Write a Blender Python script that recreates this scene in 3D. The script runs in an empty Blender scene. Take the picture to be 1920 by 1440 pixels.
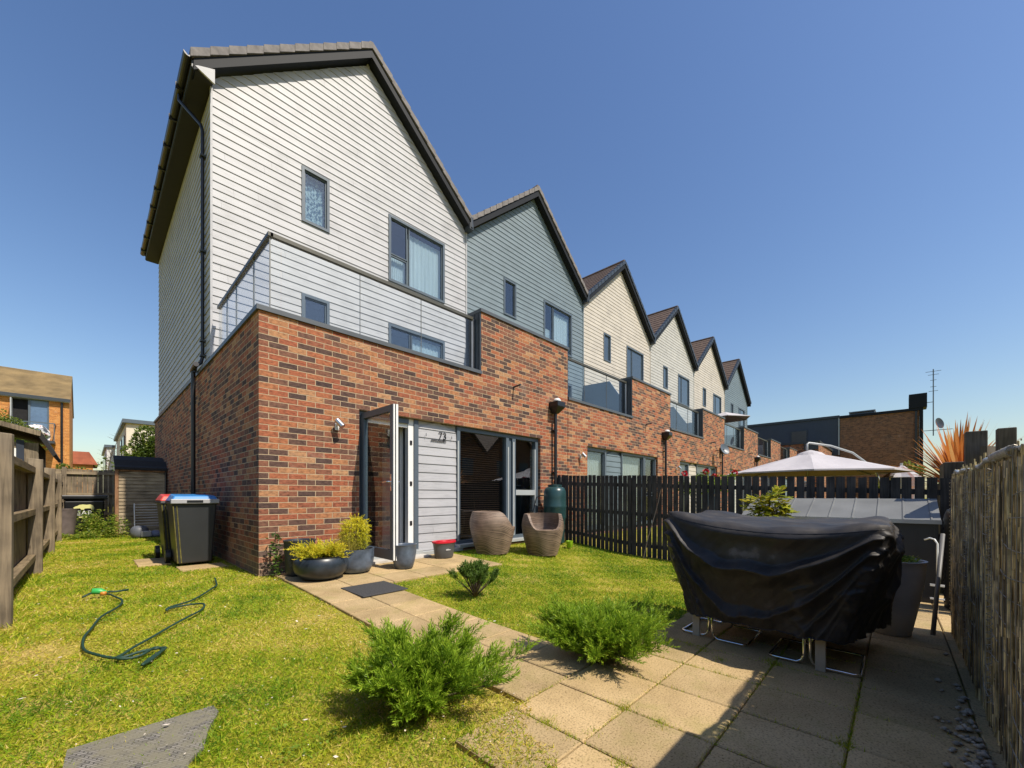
import bpy, math, random
import numpy as np
from mathutils import Vector
R = math.radians
C = bpy.context.scene.collection
S = bpy.context.scene

# ------------------------------------------------------------------ camera, sky, sun, exposure
cam = bpy.data.objects.new('camera', bpy.data.cameras.new('camera')); C.objects.link(cam)
cam.location = (-1.450, -5.706, 0.98)
cam.rotation_euler = (R(90), 0, -math.atan2(.7230, .6909))
cam.data.sensor_width = 36; cam.data.lens = 36 * 758.7 / 1920
cam.data.shift_y = 210 / 1920
cam.data.clip_start = 0.02; cam.data.clip_end = 2000
S.camera = cam

SUN = Vector((.18, -1, 1.33)).normalized()          # towards the sun
w = bpy.data.worlds.new('World'); S.world = w; w.use_nodes = True
nt = w.node_tree; bg = nt.nodes['Background']
sky = nt.nodes.new('ShaderNodeTexSky'); sky.sky_type = 'NISHITA'; sky.sun_disc = False
sky.sun_elevation = math.asin(SUN.z); sky.sun_rotation = math.atan2(SUN.x, SUN.y)
sky.air_density = 1.35; sky.dust_density = 1.0; sky.ozone_density = 2.6; sky.altitude = 60
hsv = nt.nodes.new('ShaderNodeHueSaturation'); hsv.inputs['Hue'].default_value = .509; hsv.inputs['Saturation'].default_value = 1.16
nt.links.new(sky.outputs[0], hsv.inputs['Color']); nt.links.new(hsv.outputs[0], bg.inputs[0]); bg.inputs[1].default_value = 0.12
sl = bpy.data.lights.new('sun', 'SUN'); sl.energy = 5.0; sl.angle = R(0.5); sl.color = (1.0, .91, .78)
so = bpy.data.objects.new('sun', sl); C.objects.link(so)
so.rotation_euler = SUN.to_track_quat('Z', 'Y').to_euler()
so.location = (10, -20, 30)
S.view_settings.view_transform = 'Standard'; S.view_settings.look = 'None'
S.view_settings.exposure = 0.24; S.view_settings.gamma = 1.0
S.cycles.max_bounces = 6; S.cycles.transparent_max_bounces = 12
S.cycles.use_denoising = True

# ------------------------------------------------------------------ helpers
def ss(t): t = np.clip(t, 0, 1); return t * t * (3 - 2 * t)
def G(x, y): return -(.10 * ss(-np.asarray(y, float) / 4) + .12 * ss((np.asarray(x, float) - 2) / 3.5) * ss(-np.asarray(y, float) / 2))

class MB:
    def __init__(s): s.v = []; s.f = []
    def add(s, vs, fs):
        n = len(s.v); s.v += [tuple(map(float, p)) for p in vs]; s.f += [tuple(n + i for i in f) for f in fs]; return s
    def box(s, x0, x1, y0, y1, z0, z1):
        return s.add([(x0,y0,z0),(x1,y0,z0),(x1,y1,z0),(x0,y1,z0),(x0,y0,z1),(x1,y0,z1),(x1,y1,z1),(x0,y1,z1)],
                     [(0,3,2,1),(4,5,6,7),(0,1,5,4),(1,2,6,5),(2,3,7,6),(3,0,4,7)])
    def hexa(s, p8):
        return s.add(p8, [(0,3,2,1),(4,5,6,7),(0,1,5,4),(1,2,6,5),(2,3,7,6),(3,0,4,7)])
    def bar(s, a, b, wd, ht, up=(0,0,1)):
        a = Vector(a); b = Vector(b); d = (b - a).normalized(); u = Vector(up)
        sd = d.cross(u)
        if sd.length < 1e-4: sd = d.cross(Vector((1,0,0)))
        sd.normalize(); u = sd.cross(d).normalized(); sd = sd * wd / 2; u = u * ht / 2
        return s.hexa([a-sd-u, a+sd-u, b+sd-u, b-sd-u, a-sd+u, a+sd+u, b+sd+u, b-sd+u])
    def prism(s, poly, lo, hi, axis='y'):
        n = len(poly)
        def P(p, t):
            if axis == 'y': return (p[0], t, p[1])
            if axis == 'x': return (t, p[0], p[1])
            return (p[0], p[1], t)
        vs = [P(p, lo) for p in poly] + [P(p, hi) for p in poly]
        return s.add(vs, [tuple(range(n)), tuple(range(2*n-1, n-1, -1))] + [(i, i+n, (i+1) % n + n, (i+1) % n) for i in range(n)])
    def tube(s, pts, r, n=8, cap=True):
        pts = [Vector(p) for p in pts]; m = len(pts); rs = r if hasattr(r, '__len__') else [r] * m
        base = len(s.v); prev = None; vs = []
        for i, p in enumerate(pts):
            d = (pts[min(i+1, m-1)] - pts[max(i-1, 0)]).normalized()
            if prev is None:
                prev = d.cross(Vector((0,0,1)))
                if prev.length < 1e-3: prev = d.cross(Vector((1,0,0)))
            prev = (prev - d * prev.dot(d)).normalized(); q = d.cross(prev)
            for k in range(n):
                a = 2*math.pi*k/n; vs.append(p + (prev*math.cos(a) + q*math.sin(a)) * rs[i])
        fs = [(i*n+k, i*n+(k+1) % n, (i+1)*n+(k+1) % n, (i+1)*n+k) for i in range(m-1) for k in range(n)]
        if cap: fs += [tuple(range(n-1, -1, -1)), tuple((m-1)*n+k for k in range(n))]
        return s.add(vs, fs)
    def lathe(s, prof, n=32, c=(0,0,0), sx=1, sy=1):
        vs = []; fs = []
        for r, z in prof:
            for k in range(n):
                a = 2*math.pi*k/n; vs.append((c[0]+r*sx*math.cos(a), c[1]+r*sy*math.sin(a), c[2]+z))
        m = len(prof)
        fs = [(i*n+k, i*n+(k+1) % n, (i+1)*n+(k+1) % n, (i+1)*n+k) for i in range(m-1) for k in range(n)]
        fs += [tuple(range(n-1, -1, -1)), tuple((m-1)*n+k for k in range(n))]
        return s.add(vs, fs)
    def build(s, name, mat, parent=None, smooth=False, bevel=0, auto=None):
        me = bpy.data.meshes.new(name); me.from_pydata(s.v, [], s.f); me.update()
        o = bpy.data.objects.new(name, me); C.objects.link(o)
        if mat: me.materials.append(mat)
        if parent: o.parent = parent
        if smooth:
            for p in me.polygons: p.use_smooth = True
        if auto is not None:
            m = o.modifiers.new('es', 'EDGE_SPLIT'); m.split_angle = R(auto)
        if bevel:
            b = o.modifiers.new('bv', 'BEVEL'); b.width = bevel; b.segments = 2; b.limit_method = 'ANGLE'
        return o

def tag(o, label=None, cat=None, group=None, kind=None):
    if label: o['label'] = label
    if cat: o['category'] = cat
    if group: o['group'] = group
    if kind: o['kind'] = kind
    return o
def empty(name, loc=(0,0,0), rz=0, **k):
    o = bpy.data.objects.new(name, None); C.objects.link(o); o.location = loc; o.rotation_euler = (0,0,rz)
    o.empty_display_size = .1
    return tag(o, **k)
def copy_tree(o, parent=None):
    c = o.copy(); C.objects.link(c); c.parent = parent
    for ch in list(o.children): copy_tree(ch, c)
    return c

def polys(name, V, k, mat, parent=None, tint=None):
    """V (n*k,3) -> n polygons of k corners, with per-vertex tint"""
    V = np.asarray(V, np.float32).reshape(-1, 3); n = len(V) // k
    me = bpy.data.meshes.new(name)
    me.vertices.add(len(V)); me.vertices.foreach_set('co', V.ravel())
    me.loops.add(len(V)); me.loops.foreach_set('vertex_index', np.arange(len(V), dtype=np.int32))
    me.polygons.add(n); me.polygons.foreach_set('loop_start', np.arange(0, n*k, k, dtype=np.int32))
    if tint is not None:
        a = me.attributes.new('tint', 'FLOAT', 'POINT'); a.data.foreach_set('value', np.repeat(np.asarray(tint, np.float32), k))
    me.update(calc_edges=True)
    if mat: me.materials.append(mat)
    o = bpy.data.objects.new(name, me); C.objects.link(o)
    if parent: o.parent = parent
    return o
def norm(a): return a / np.maximum(np.linalg.norm(a, axis=-1, keepdims=True), 1e-9)
def diamonds(P, D, L, Wd, rng, flat=None):
    """leaf quads at P along unit D, length L, width Wd"""
    n = len(P); r = norm(rng.normal(size=(n, 3))) if flat is None else flat
    s = norm(np.cross(D, r)); L = np.broadcast_to(np.asarray(L), (n,))[:, None]; Wd = np.broadcast_to(np.asarray(Wd), (n,))[:, None]
    return np.stack([P, P + D*L*.45 + s*Wd*.5, P + D*L, P + D*L*.45 - s*Wd*.5], 1)
def tris(P, D, L, Wd, rng):
    n = len(P); r = norm(rng.normal(size=(n, 3)) * [1, 1, .2]); s = norm(np.cross(D, r))
    L = np.broadcast_to(np.asarray(L), (n,))[:, None]; Wd = np.broadcast_to(np.asarray(Wd), (n,))[:, None]
    return np.stack([P - s*Wd*.5, P + s*Wd*.5, P + D*L], 1)

# ------------------------------------------------------------------ materials
def newmat(name):
    m = bpy.data.materials.new(name); m.use_nodes = True; n = m.node_tree
    return m, n, n.nodes, n.links, n.nodes['Principled BSDF']
def ramp(N, stops, interp='LINEAR'):
    r = N.new('ShaderNodeValToRGB'); cr = r.color_ramp; cr.interpolation = interp
    while len(cr.elements) < len(stops): cr.elements.new(.5)
    for e, (p, c) in zip(cr.elements, stops): e.position = p; e.color = (*c, 1)
    return r
def M(name, col, rough=.6, var=.15, sc=6, bump=0, metal=0, stretch=(1,1,1), spec=.5, detail=5, coord='pos', fine=0):
    m, n, N, L, b = newmat(name)
    if coord == 'pos': src = N.new('ShaderNodeNewGeometry').outputs['Position']
    else: src = N.new('ShaderNodeTexCoord').outputs['Object']
    mp = N.new('ShaderNodeMapping'); mp.inputs['Scale'].default_value = stretch; L.new(src, mp.inputs[0])
    no = N.new('ShaderNodeTexNoise'); no.inputs['Scale'].default_value = sc; no.inputs['Detail'].default_value = detail; L.new(mp.outputs[0], no.inputs[0])
    c = np.array(col)
    r = ramp(N, [(.3, tuple(c*(1-var))), (.7, tuple(np.minimum(c*(1+var), 1)))]); L.new(no.outputs[0], r.inputs[0]); L.new(r.outputs[0], b.inputs['Base Color'])
    b.inputs['Roughness'].default_value = rough; b.inputs['Metallic'].default_value = metal; b.inputs['Specular IOR Level'].default_value = spec
    if bump:
        bu = N.new('ShaderNodeBump'); bu.inputs['Strength'].default_value = bump; bu.inputs['Distance'].default_value = .01
        L.new(no.outputs[0], bu.inputs['Height']); L.new(bu.outputs[0], b.inputs['Normal'])
    return m

def brick_mat(name, stops, mortar=(.46,.345,.22)):
    m, n, N, L, b = newmat(name)
    g = N.new('ShaderNodeNewGeometry'); sp = N.new('ShaderNodeSeparateXYZ'); L.new(g.outputs['Position'], sp.inputs[0])
    sn = N.new('ShaderNodeSeparateXYZ'); L.new(g.outputs['True Normal'], sn.inputs[0])
    ab = N.new('ShaderNodeMath'); ab.operation = 'ABSOLUTE'; L.new(sn.outputs[0], ab.inputs[0])
    gt = N.new('ShaderNodeMath'); gt.operation = 'GREATER_THAN'; gt.inputs[1].default_value = .5; L.new(ab.outputs[0], gt.inputs[0])
    mx = N.new('ShaderNodeMix'); mx.data_type = 'FLOAT'; L.new(gt.outputs[0], mx.inputs[0]); L.new(sp.outputs[0], mx.inputs[2])
    ad = N.new('ShaderNodeMath'); ad.inputs[1].default_value = .1125; L.new(sp.outputs[1], ad.inputs[0]); L.new(ad.outputs[0], mx.inputs[3])
    cb = N.new('ShaderNodeCombineXYZ'); L.new(mx.outputs[0], cb.inputs[0]); L.new(sp.outputs[2], cb.inputs[1])
    # slightly wobbly edges
    nw = N.new('ShaderNodeTexNoise'); nw.inputs['Scale'].default_value = 22; nw.inputs['Detail'].default_value = 3; L.new(g.outputs['Position'], nw.inputs[0])
    sc = N.new('ShaderNodeVectorMath'); sc.operation = 'MULTIPLY_ADD'; sc.inputs[1].default_value = (.006,.006,0); L.new(nw.outputs['Color'], sc.inputs[0]); L.new(cb.outputs[0], sc.inputs[2])
    br = N.new('ShaderNodeTexBrick'); br.offset = .5; br.inputs['Scale'].default_value = 1
    br.inputs['Brick Width'].default_value = .225; br.inputs['Row Height'].default_value = .075
    br.inputs['Mortar Size'].default_value = .0052; br.inputs['Mortar Smooth'].default_value = .25; br.inputs['Bias'].default_value = 0
    br.inputs['Color1'].default_value = (0,0,0,1); br.inputs['Color2'].default_value = (1,1,1,1)
    L.new(sc.outputs[0], br.inputs[0])
    # cluster noise shifts the dark share
    cn = N.new('ShaderNodeTexNoise'); cn.inputs['Scale'].default_value = .8; cn.inputs['Detail'].default_value = 2; L.new(cb.outputs[0], cn.inputs[0])
    mm = N.new('ShaderNodeMath'); mm.operation = 'MULTIPLY_ADD'; mm.inputs[1].default_value = .35; L.new(cn.outputs[0], mm.inputs[0])
    a2 = N.new('ShaderNodeMath'); a2.operation = 'SUBTRACT'; a2.inputs[1].default_value = .175; L.new(br.outputs['Color'], a2.inputs[0]); L.new(a2.outputs[0], mm.inputs[2])
    rp = ramp(N, stops); L.new(mm.outputs[0], rp.inputs[0])
    # within-brick mottling
    mq = N.new('ShaderNodeMapping'); mq.inputs['Scale'].default_value = (1,1,1.9); L.new(g.outputs['Position'], mq.inputs[0])
    n2 = N.new('ShaderNodeTexNoise'); n2.inputs['Scale'].default_value = 19; n2.inputs['Detail'].default_value = 8; n2.inputs['Roughness'].default_value = .62; L.new(mq.outputs[0], n2.inputs[0])
    r2 = ramp(N, [(.30,(.42,.42,.44)),(.46,(.92,.90,.88)),(.70,(1.45,1.40,1.32))]); L.new(n2.outputs[0], r2.inputs[0])
    mu = N.new('ShaderNodeMix'); mu.data_type = 'RGBA'; mu.blend_type = 'MULTIPLY'; mu.inputs[0].default_value = 1; L.new(rp.outputs[0], mu.inputs[6]); L.new(r2.outputs[0], mu.inputs[7])
    # pale lime bloom patches
    n3 = N.new('ShaderNodeTexNoise'); n3.inputs['Scale'].default_value = 1.7; n3.inputs['Detail'].default_value = 7; n3.inputs['Roughness'].default_value = .7; L.new(g.outputs['Position'], n3.inputs[0])
    r3 = ramp(N, [(.58,(0,0,0)),(.78,(.35,.35,.35))]); L.new(n3.outputs[0], r3.inputs[0])
    m3 = N.new('ShaderNodeMix'); m3.data_type = 'RGBA'; L.new(r3.outputs[0], m3.inputs[0]); L.new(mu.outputs[2], m3.inputs[6]); m3.inputs[7].default_value = (.55,.42,.34,1)
    zr_ = N.new('ShaderNodeMapRange'); zr_.inputs['From Min'].default_value = .02; zr_.inputs['From Max'].default_value = .42; zr_.inputs['To Min'].default_value = .62; zr_.inputs['To Max'].default_value = 0; L.new(sp.outputs[2], zr_.inputs['Value'])
    zn = N.new('ShaderNodeMath'); zn.operation = 'MULTIPLY'; L.new(zr_.outputs[0], zn.inputs[0]); L.new(n3.outputs[0], zn.inputs[1])
    m6 = N.new('ShaderNodeMix'); m6.data_type = 'RGBA'; L.new(zn.outputs[0], m6.inputs[0]); L.new(m3.outputs[2], m6.inputs[6]); m6.inputs[7].default_value = (.50,.38,.29,1); m3 = m6
    mo = N.new('ShaderNodeMix'); mo.data_type = 'RGBA'; L.new(br.outputs['Fac'], mo.inputs[0]); L.new(m3.outputs[2], mo.inputs[6]); mo.inputs[7].default_value = (*mortar, 1)
    L.new(mo.outputs[2], b.inputs['Base Color']); b.inputs['Roughness'].default_value = .85; b.inputs['Specular IOR Level'].default_value = .25
    h = N.new('ShaderNodeMath'); h.operation = 'MULTIPLY_ADD'; h.inputs[1].default_value = -1; L.new(br.outputs['Fac'], h.inputs[0])
    h2 = N.new('ShaderNodeMath'); h2.operation = 'MULTIPLY'; h2.inputs[1].default_value = .5; L.new(n2.outputs[0], h2.inputs[0]); L.new(h2.outputs[0], h.inputs[2])
    bu = N.new('ShaderNodeBump'); bu.inputs['Strength'].default_value = .8; bu.inputs['Distance'].default_value = .008; L.new(h.outputs[0], bu.inputs['Height']); L.new(bu.outputs[0], b.inputs['Normal'])
    return m
BR = brick_mat('red_multi_brick', [(0,(.065,.042,.038)),(.16,(.10,.058,.046)),(.30,(.165,.082,.056)),(.44,(.225,.090,.054)),(.56,(.285,.090,.048)),(.70,(.315,.110,.055)),(.84,(.34,.150,.070)),(1,(.38,.215,.115))])
BR2 = brick_mat('brown_brick', [(0,(.10,.06,.045)),(.5,(.20,.10,.06)),(1,(.27,.14,.08))], (.28,.2,.13))
BR3 = brick_mat('orange_brick', [(0,(.40,.16,.05)),(.5,(.52,.22,.06)),(1,(.58,.28,.09))], (.55,.33,.14))

def clad_mat(name, col, line=1.0):
    """painted timber-grain boards"""
    m, n, N, L, b = newmat(name)
    g = N.new('ShaderNodeNewGeometry'); mp = N.new('ShaderNodeMapping'); mp.inputs['Scale'].default_value = (2.0,2.0,30); L.new(g.outputs['Position'], mp.inputs[0])
    no = N.new('ShaderNodeTexNoise'); no.inputs['Scale'].default_value = 2; no.inputs['Detail'].default_value = 6; L.new(mp.outputs[0], no.inputs[0])
    n2 = N.new('ShaderNodeTexNoise'); n2.inputs['Scale'].default_value = 2.2; n2.inputs['Detail'].default_value = 5; L.new(g.outputs['Position'], n2.inputs[0])
    mx = N.new('ShaderNodeMath'); mx.operation = 'MULTIPLY'; L.new(no.outputs[0], mx.inputs[0]); L.new(n2.outputs[0], mx.inputs[1])
    c = np.array(col); r = ramp(N, [(.12, tuple(c*.80)), (.22, tuple(c*.96)), (.4, tuple(np.minimum(c*1.05, 1)))]); L.new(mx.outputs[0], r.inputs[0])
    sp = N.new('ShaderNodeSeparateXYZ'); L.new(g.outputs['Position'], sp.inputs[0])
    def mth(op, a, bb=None, c_=None):
        q = N.new('ShaderNodeMath'); q.operation = op
        for i_, v_ in enumerate((a, bb, c_)):
            if v_ is None: continue
            if isinstance(v_, (int, float)): q.inputs[i_].default_value = v_
            else: L.new(v_, q.inputs[i_])
        return q.outputs[0]
    row = mth('FLOOR', mth('DIVIDE', sp.outputs[2], .15)); wn = N.new('ShaderNodeTexWhiteNoise'); wn.noise_dimensions = '1D'; L.new(row, wn.inputs['W'])
    u = mth('ADD', mth('DIVIDE', mth('ADD', sp.outputs[0], sp.outputs[1]), 3.4), mth('MULTIPLY', wn.outputs['Value'], 7.0))
    fr_ = mth('FRACT', u); bid = mth('ADD', mth('FLOOR', u), mth('MULTIPLY', row, 17.3)); w2 = N.new('ShaderNodeTexWhiteNoise'); w2.noise_dimensions = '1D'; L.new(bid, w2.inputs['W'])
    jt = mth('LESS_THAN', fr_, .0012); val = mth('MULTIPLY', mth('MULTIPLY_ADD', w2.outputs['Value'], .07, .95), mth('SUBTRACT', 1.0, mth('MULTIPLY', jt, .6)))
    sc = N.new('ShaderNodeVectorMath'); sc.operation = 'SCALE'; L.new(r.outputs[0], sc.inputs[0]); L.new(val, sc.inputs['Scale'])
    L.new(sc.outputs[0], b.inputs['Base Color']); b.inputs['Roughness'].default_value = .55
    bu = N.new('ShaderNodeBump'); bu.inputs['Strength'].default_value = .35; bu.inputs['Distance'].default_value = .004; L.new(no.outputs[0], bu.inputs['Height']); L.new(bu.outputs[0], b.inputs['Normal'])
    return m
WHITE = clad_mat('white_cladding', (.405,.405,.42)); CREAM = clad_mat('cream_cladding', (.50,.455,.385)); GREYC = clad_mat('blue_grey_cladding', (.145,.19,.215))
CREAM2 = clad_mat('pale_cream_cladding', (.45,.44,.40))
BARGE = M('barge_black', (.010,.012,.015), .6, .1, 3, spec=.2)
DARK = M('anthracite_metal', (.035,.043,.052), .42, .1, 3)
FRAME = M('slate_grey_frame', (.085,.11,.135), .4, .08, 3)
FRAMEL = M('light_grey_frame', (.36,.38,.38), .35, .05, 3)
BLACK = M('black_plastic', (.012,.012,.014), .35, .1, 4)
COPING = M('grey_coping_metal', (.075,.085,.095), .45, .1, 3)
TILE = M('verge_tile', (.17,.155,.15), .85, .25, 9, .3)
ROOF = M('brown_roof_tile', (.105,.068,.048), .8, .3, 7, .3)
SOFF = M('dark_soffit', (.012,.012,.013), .7, .1)
WHITEP = M('white_plastic', (.75,.75,.73), .35, .04)
STEEL = M('brushed_steel', (.55,.55,.56), .3, .08, 8, metal=1)
CHROME = M('chrome', (.75,.75,.77), .12, .03, 8, metal=1)
BRONZE = M('olive_bronze_rail', (.085,.080,.062), .4, .1, 4, metal=.3)
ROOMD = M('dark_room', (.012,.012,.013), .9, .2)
CURT = M('pale_blind', (.62,.62,.60), .8, .06, 3, stretch=(14,14,.5))
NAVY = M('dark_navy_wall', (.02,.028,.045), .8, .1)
BLUEG = M('steel_blue_panel', (.20,.25,.30), .45, .05, 2)

def glass(name, tintc=(.90,.95,.96), ior=1.55, rough=0):
    m, n, N, L, b = newmat(name); N.remove(b); out = N['Material Output']
    t = N.new('ShaderNodeBsdfTransparent'); t.inputs[0].default_value = (*tintc, 1)
    gl = N.new('ShaderNodeBsdfGlossy'); gl.inputs['Roughness'].default_value = rough
    lw = N.new('ShaderNodeLayerWeight'); lw.inputs[0].default_value = .5
    pw = N.new('ShaderNodeMath'); pw.operation = 'POWER'; pw.inputs[1].default_value = 4.5; L.new(lw.outputs['Facing'], pw.inputs[0])
    f0 = ((ior-1)/(ior+1))**2
    f = N.new('ShaderNodeMath'); f.operation = 'MULTIPLY_ADD'; f.inputs[1].default_value = (.9 if ior > 1.6 else .6)-f0; f.inputs[2].default_value = f0; L.new(pw.outputs[0], f.inputs[0])
    x = N.new('ShaderNodeMixShader'); L.new(f.outputs[0], x.inputs[0]); L.new(t.outputs[0], x.inputs[1]); L.new(gl.outputs[0], x.inputs[2])
    L.new(x.outputs[0], out.inputs[0]); return m
GLASS = glass('window_glass', (.80,.85,.86), 2.1); BALGL = glass('balcony_glass', (.96,.98,.985), 1.38)
FARGL = M('far_pane', (.05,.07,.09), .04, .1, spec=1.0)

def wood_mat(name, c1, c2, axis='z', sc=1.0, rough=.85, knots=True):
    m, n, N, L, b = newmat(name)
    g = N.new('ShaderNodeNewGeometry'); mp = N.new('ShaderNodeMapping')
    st = {'z': (26,26,1.6), 'x': (1.6,26,26), 'y': (26,1.6,26)}[axis]
    mp.inputs['Scale'].default_value = tuple(s*sc for s in st); L.new(g.outputs['Position'], mp.inputs[0])
    no = N.new('ShaderNodeTexNoise'); no.inputs['Scale'].default_value = 1.5; no.inputs['Detail'].default_value = 7; no.inputs['Distortion'].default_value = .6; L.new(mp.outputs[0], no.inputs[0])
    n2 = N.new('ShaderNodeTexNoise'); n2.inputs['Scale'].default_value = 4; n2.inputs['Detail'].default_value = 3; L.new(g.outputs['Position'], n2.inputs[0])
    md = N.new('ShaderNodeMath'); md.operation = 'MULTIPLY_ADD'; md.inputs[1].default_value = .5; L.new(n2.outputs[0], md.inputs[0])
    hs = N.new('ShaderNodeMath'); hs.operation = 'MULTIPLY'; hs.inputs[1].default_value = .6; L.new(no.outputs[0], hs.inputs[0]); L.new(hs.outputs[0], md.inputs[2])
    r = ramp(N, [(.30, tuple(np.array(c1)*.55)), (.46, c1), (.70, c2)]); L.new(md.outputs[0], r.inputs[0])
    last = r.outputs[0]
    if knots:
        v = N.new('ShaderNodeTexVoronoi'); mp2 = N.new('ShaderNodeMapping'); mp2.inputs['Scale'].default_value = {'z': (7,7,3.2), 'x': (3,7,7), 'y': (7,3,7)}[axis]
        L.new(g.outputs['Position'], mp2.inputs[0]); L.new(mp2.outputs[0], v.inputs[0]); v.inputs['Scale'].default_value = 1
        rk = ramp(N, [(.06,(.3,.25,.2)),(.13,(1,1,1))]); L.new(v.outputs['Distance'], rk.inputs[0])
        k = N.new('ShaderNodeMix'); k.data_type = 'RGBA'; k.blend_type = 'MULTIPLY'; k.inputs[0].default_value = .8; L.new(last, k.inputs[6]); L.new(rk.outputs[0], k.inputs[7]); last = k.outputs[2]
    L.new(last, b.inputs['Base Color']); b.inputs['Roughness'].default_value = rough; b.inputs['Specular IOR Level'].default_value = .3
    bu = N.new('ShaderNodeBump'); bu.inputs['Strength'].default_value = .5; bu.inputs['Distance'].default_value = .004; L.new(no.outputs[0], bu.inputs['Height']); L.new(bu.outputs[0], b.inputs['Normal'])
    return m
WOODG = wood_mat('weathered_grey_timber', (.13,.103,.072), (.28,.222,.15))
WOODY = wood_mat('weathered_rail_timber', (.15,.113,.068), (.29,.22,.13), 'y')
WOODX = wood_mat('weathered_slat_timber', (.22,.17,.11), (.40,.32,.21), 'x')
WOODO = wood_mat('orange_brown_timber', (.20,.10,.05), (.34,.19,.10))
WOODD = wood_mat('dark_painted_timber', (.030,.028,.029), (.070,.064,.063))
WOODP = wood_mat('dark_post_timber', (.065,.055,.045), (.13,.11,.09))
FELT = M('black_roof_felt', (.018,.017,.018), .9, .3, 30, .3)

def leaf_mat(name, stops, rough=.5, trans=.35):
    m, n, N, L, b = newmat(name)
    a = N.new('ShaderNodeAttribute'); a.attribute_name = 'tint'
    r = ramp(N, stops); L.new(a.outputs['Fac'], r.inputs[0]); L.new(r.outputs[0], b.inputs['Base Color'])
    b.inputs['Roughness'].default_value = rough; b.inputs['Specular IOR Level'].default_value = .3
    t = N.new('ShaderNodeBsdfTranslucent'); L.new(r.outputs[0], t.inputs[0])
    x = N.new('ShaderNodeMixShader'); x.inputs[0].default_value = trans; L.new(b.outputs[0], x.inputs[1]); L.new(t.outputs[0], x.inputs[2]); L.new(x.outputs[0], N['Material Output'].inputs[0])
    return m
GRASS = leaf_mat('grass_blade', [(0,(.08,.18,.010)),(.3,(.20,.34,.012)),(.55,(.40,.48,.020)),(.8,(.62,.53,.07)),(1,(.74,.56,.22))], .6, .4)
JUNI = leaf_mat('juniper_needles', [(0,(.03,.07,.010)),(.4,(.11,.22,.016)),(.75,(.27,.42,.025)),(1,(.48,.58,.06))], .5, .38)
THUJ = leaf_mat('golden_conifer', [(0,(.14,.18,.012)),(.5,(.46,.46,.02)),(1,(.78,.66,.04))], .5, .3)
GOLD = leaf_mat('gold_juniper', [(0,(.20,.28,.02)),(.5,(.50,.54,.03)),(1,(.85,.64,.05))], .5, .3)
BUSH = leaf_mat('dark_bush_leaves', [(0,(.02,.05,.012)),(.6,(.06,.12,.02)),(1,(.16,.25,.04))], .45, .25)
TREE = leaf_mat('tree_leaves', [(0,(.03,.06,.01)),(.6,(.11,.16,.02)),(1,(.25,.28,.04))], .5, .3)
MAHO = leaf_mat('yellow_green_leaves', [(0,(.06,.09,.01)),(.5,(.32,.36,.03)),(1,(.62,.52,.04))], .4, .3)
PHOR = leaf_mat('orange_strap_leaves', [(0,(.20,.10,.05)),(.5,(.60,.21,.045)),(1,(.72,.42,.16))], .45, .35)
DRYG = leaf_mat('dry_grass', [(0,(.25,.24,.03)),(1,(.55,.45,.10))], .6, .3)
WEED = leaf_mat('weed_leaves', [(0,(.06,.12,.01)),(.6,(.20,.30,.02)),(1,(.45,.42,.08))], .5, .3)
BARK = M('bark', (.10,.075,.05), .9, .3, 20, .4)

# ------------------------------------------------------------------ ground, paving
def ground():
    xs = np.unique(np.round(np.concatenate([[-400,-150,-60,-30,-15], np.arange(-8,16.01,.2), [20,26,36,50,80,160,400]]), 3))
    ys = np.unique(np.round(np.concatenate([[-400,-150,-60,-30,-15], np.arange(-8,16.01,.2), [20,30,45,80,160,400]]), 3))
    X, Y = np.meshgrid(xs, ys, indexing='ij'); Z = G(X, Y) + .012*np.sin(X*1.7+Y*.6)*np.sin(Y*1.3-.4*X)*((X > -8) & (X < 16) & (Y > -8) & (Y < 16))*(np.minimum(abs(Y+.0)*2, 1))*.6
    Z -= .02
    m = MB(); nx, ny = X.shape
    m.v = [tuple(p) for p in np.stack([X, Y, Z], -1).reshape(-1, 3).tolist()]
    m.f = [(i*ny+j, (i+1)*ny+j, (i+1)*ny+j+1, i*ny+j+1) for i in range(nx-1) for j in range(ny-1)]
    mt, n, N, L, b = newmat('lawn_soil')
    g = N.new('ShaderNodeNewGeometry')
    no = N.new('ShaderNodeTexNoise'); no.inputs['Scale'].default_value = 1.6; no.inputs['Detail'].default_value = 8; no.inputs['Roughness'].default_value = .65; L.new(g.outputs['Position'], no.inputs[0])
    r = ramp(N, [(.32,(.16,.19,.018)),(.5,(.30,.29,.035)),(.66,(.46,.36,.12))]); L.new(no.outputs[0], r.inputs[0])
    n2 = N.new('ShaderNodeTexNoise'); n2.inputs['Scale'].default_value = 60; n2.inputs['Detail'].default_value = 6; L.new(g.outputs['Position'], n2.inputs[0])
    r2 = ramp(N, [(.3,(.45,.45,.45)),(.7,(1.35,1.3,1.2))]); L.new(n2.outputs[0], r2.inputs[0])
    mu = N.new('ShaderNodeMix'); mu.data_type = 'RGBA'; mu.blend_type = 'MULTIPLY'; mu.inputs[0].default_value = 1; L.new(r.outputs[0], mu.inputs[6]); L.new(r2.outputs[0], mu.inputs[7])
    L.new(mu.outputs[2], b.inputs['Base Color']); b.inputs['Roughness'].default_value = .95; b.inputs['Specular IOR Level'].default_value = .1
    bu = N.new('ShaderNodeBump'); bu.inputs['Strength'].default_value = .8; bu.inputs['Distance'].default_value = .02; L.new(n2.outputs[0], bu.inputs['Height']); L.new(bu.outputs[0], b.inputs['Normal'])
    tag(m.build('ground', mt, smooth=True), 'yellow green lawn soil and earth under everything', 'ground', kind='structure')
ground()

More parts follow.
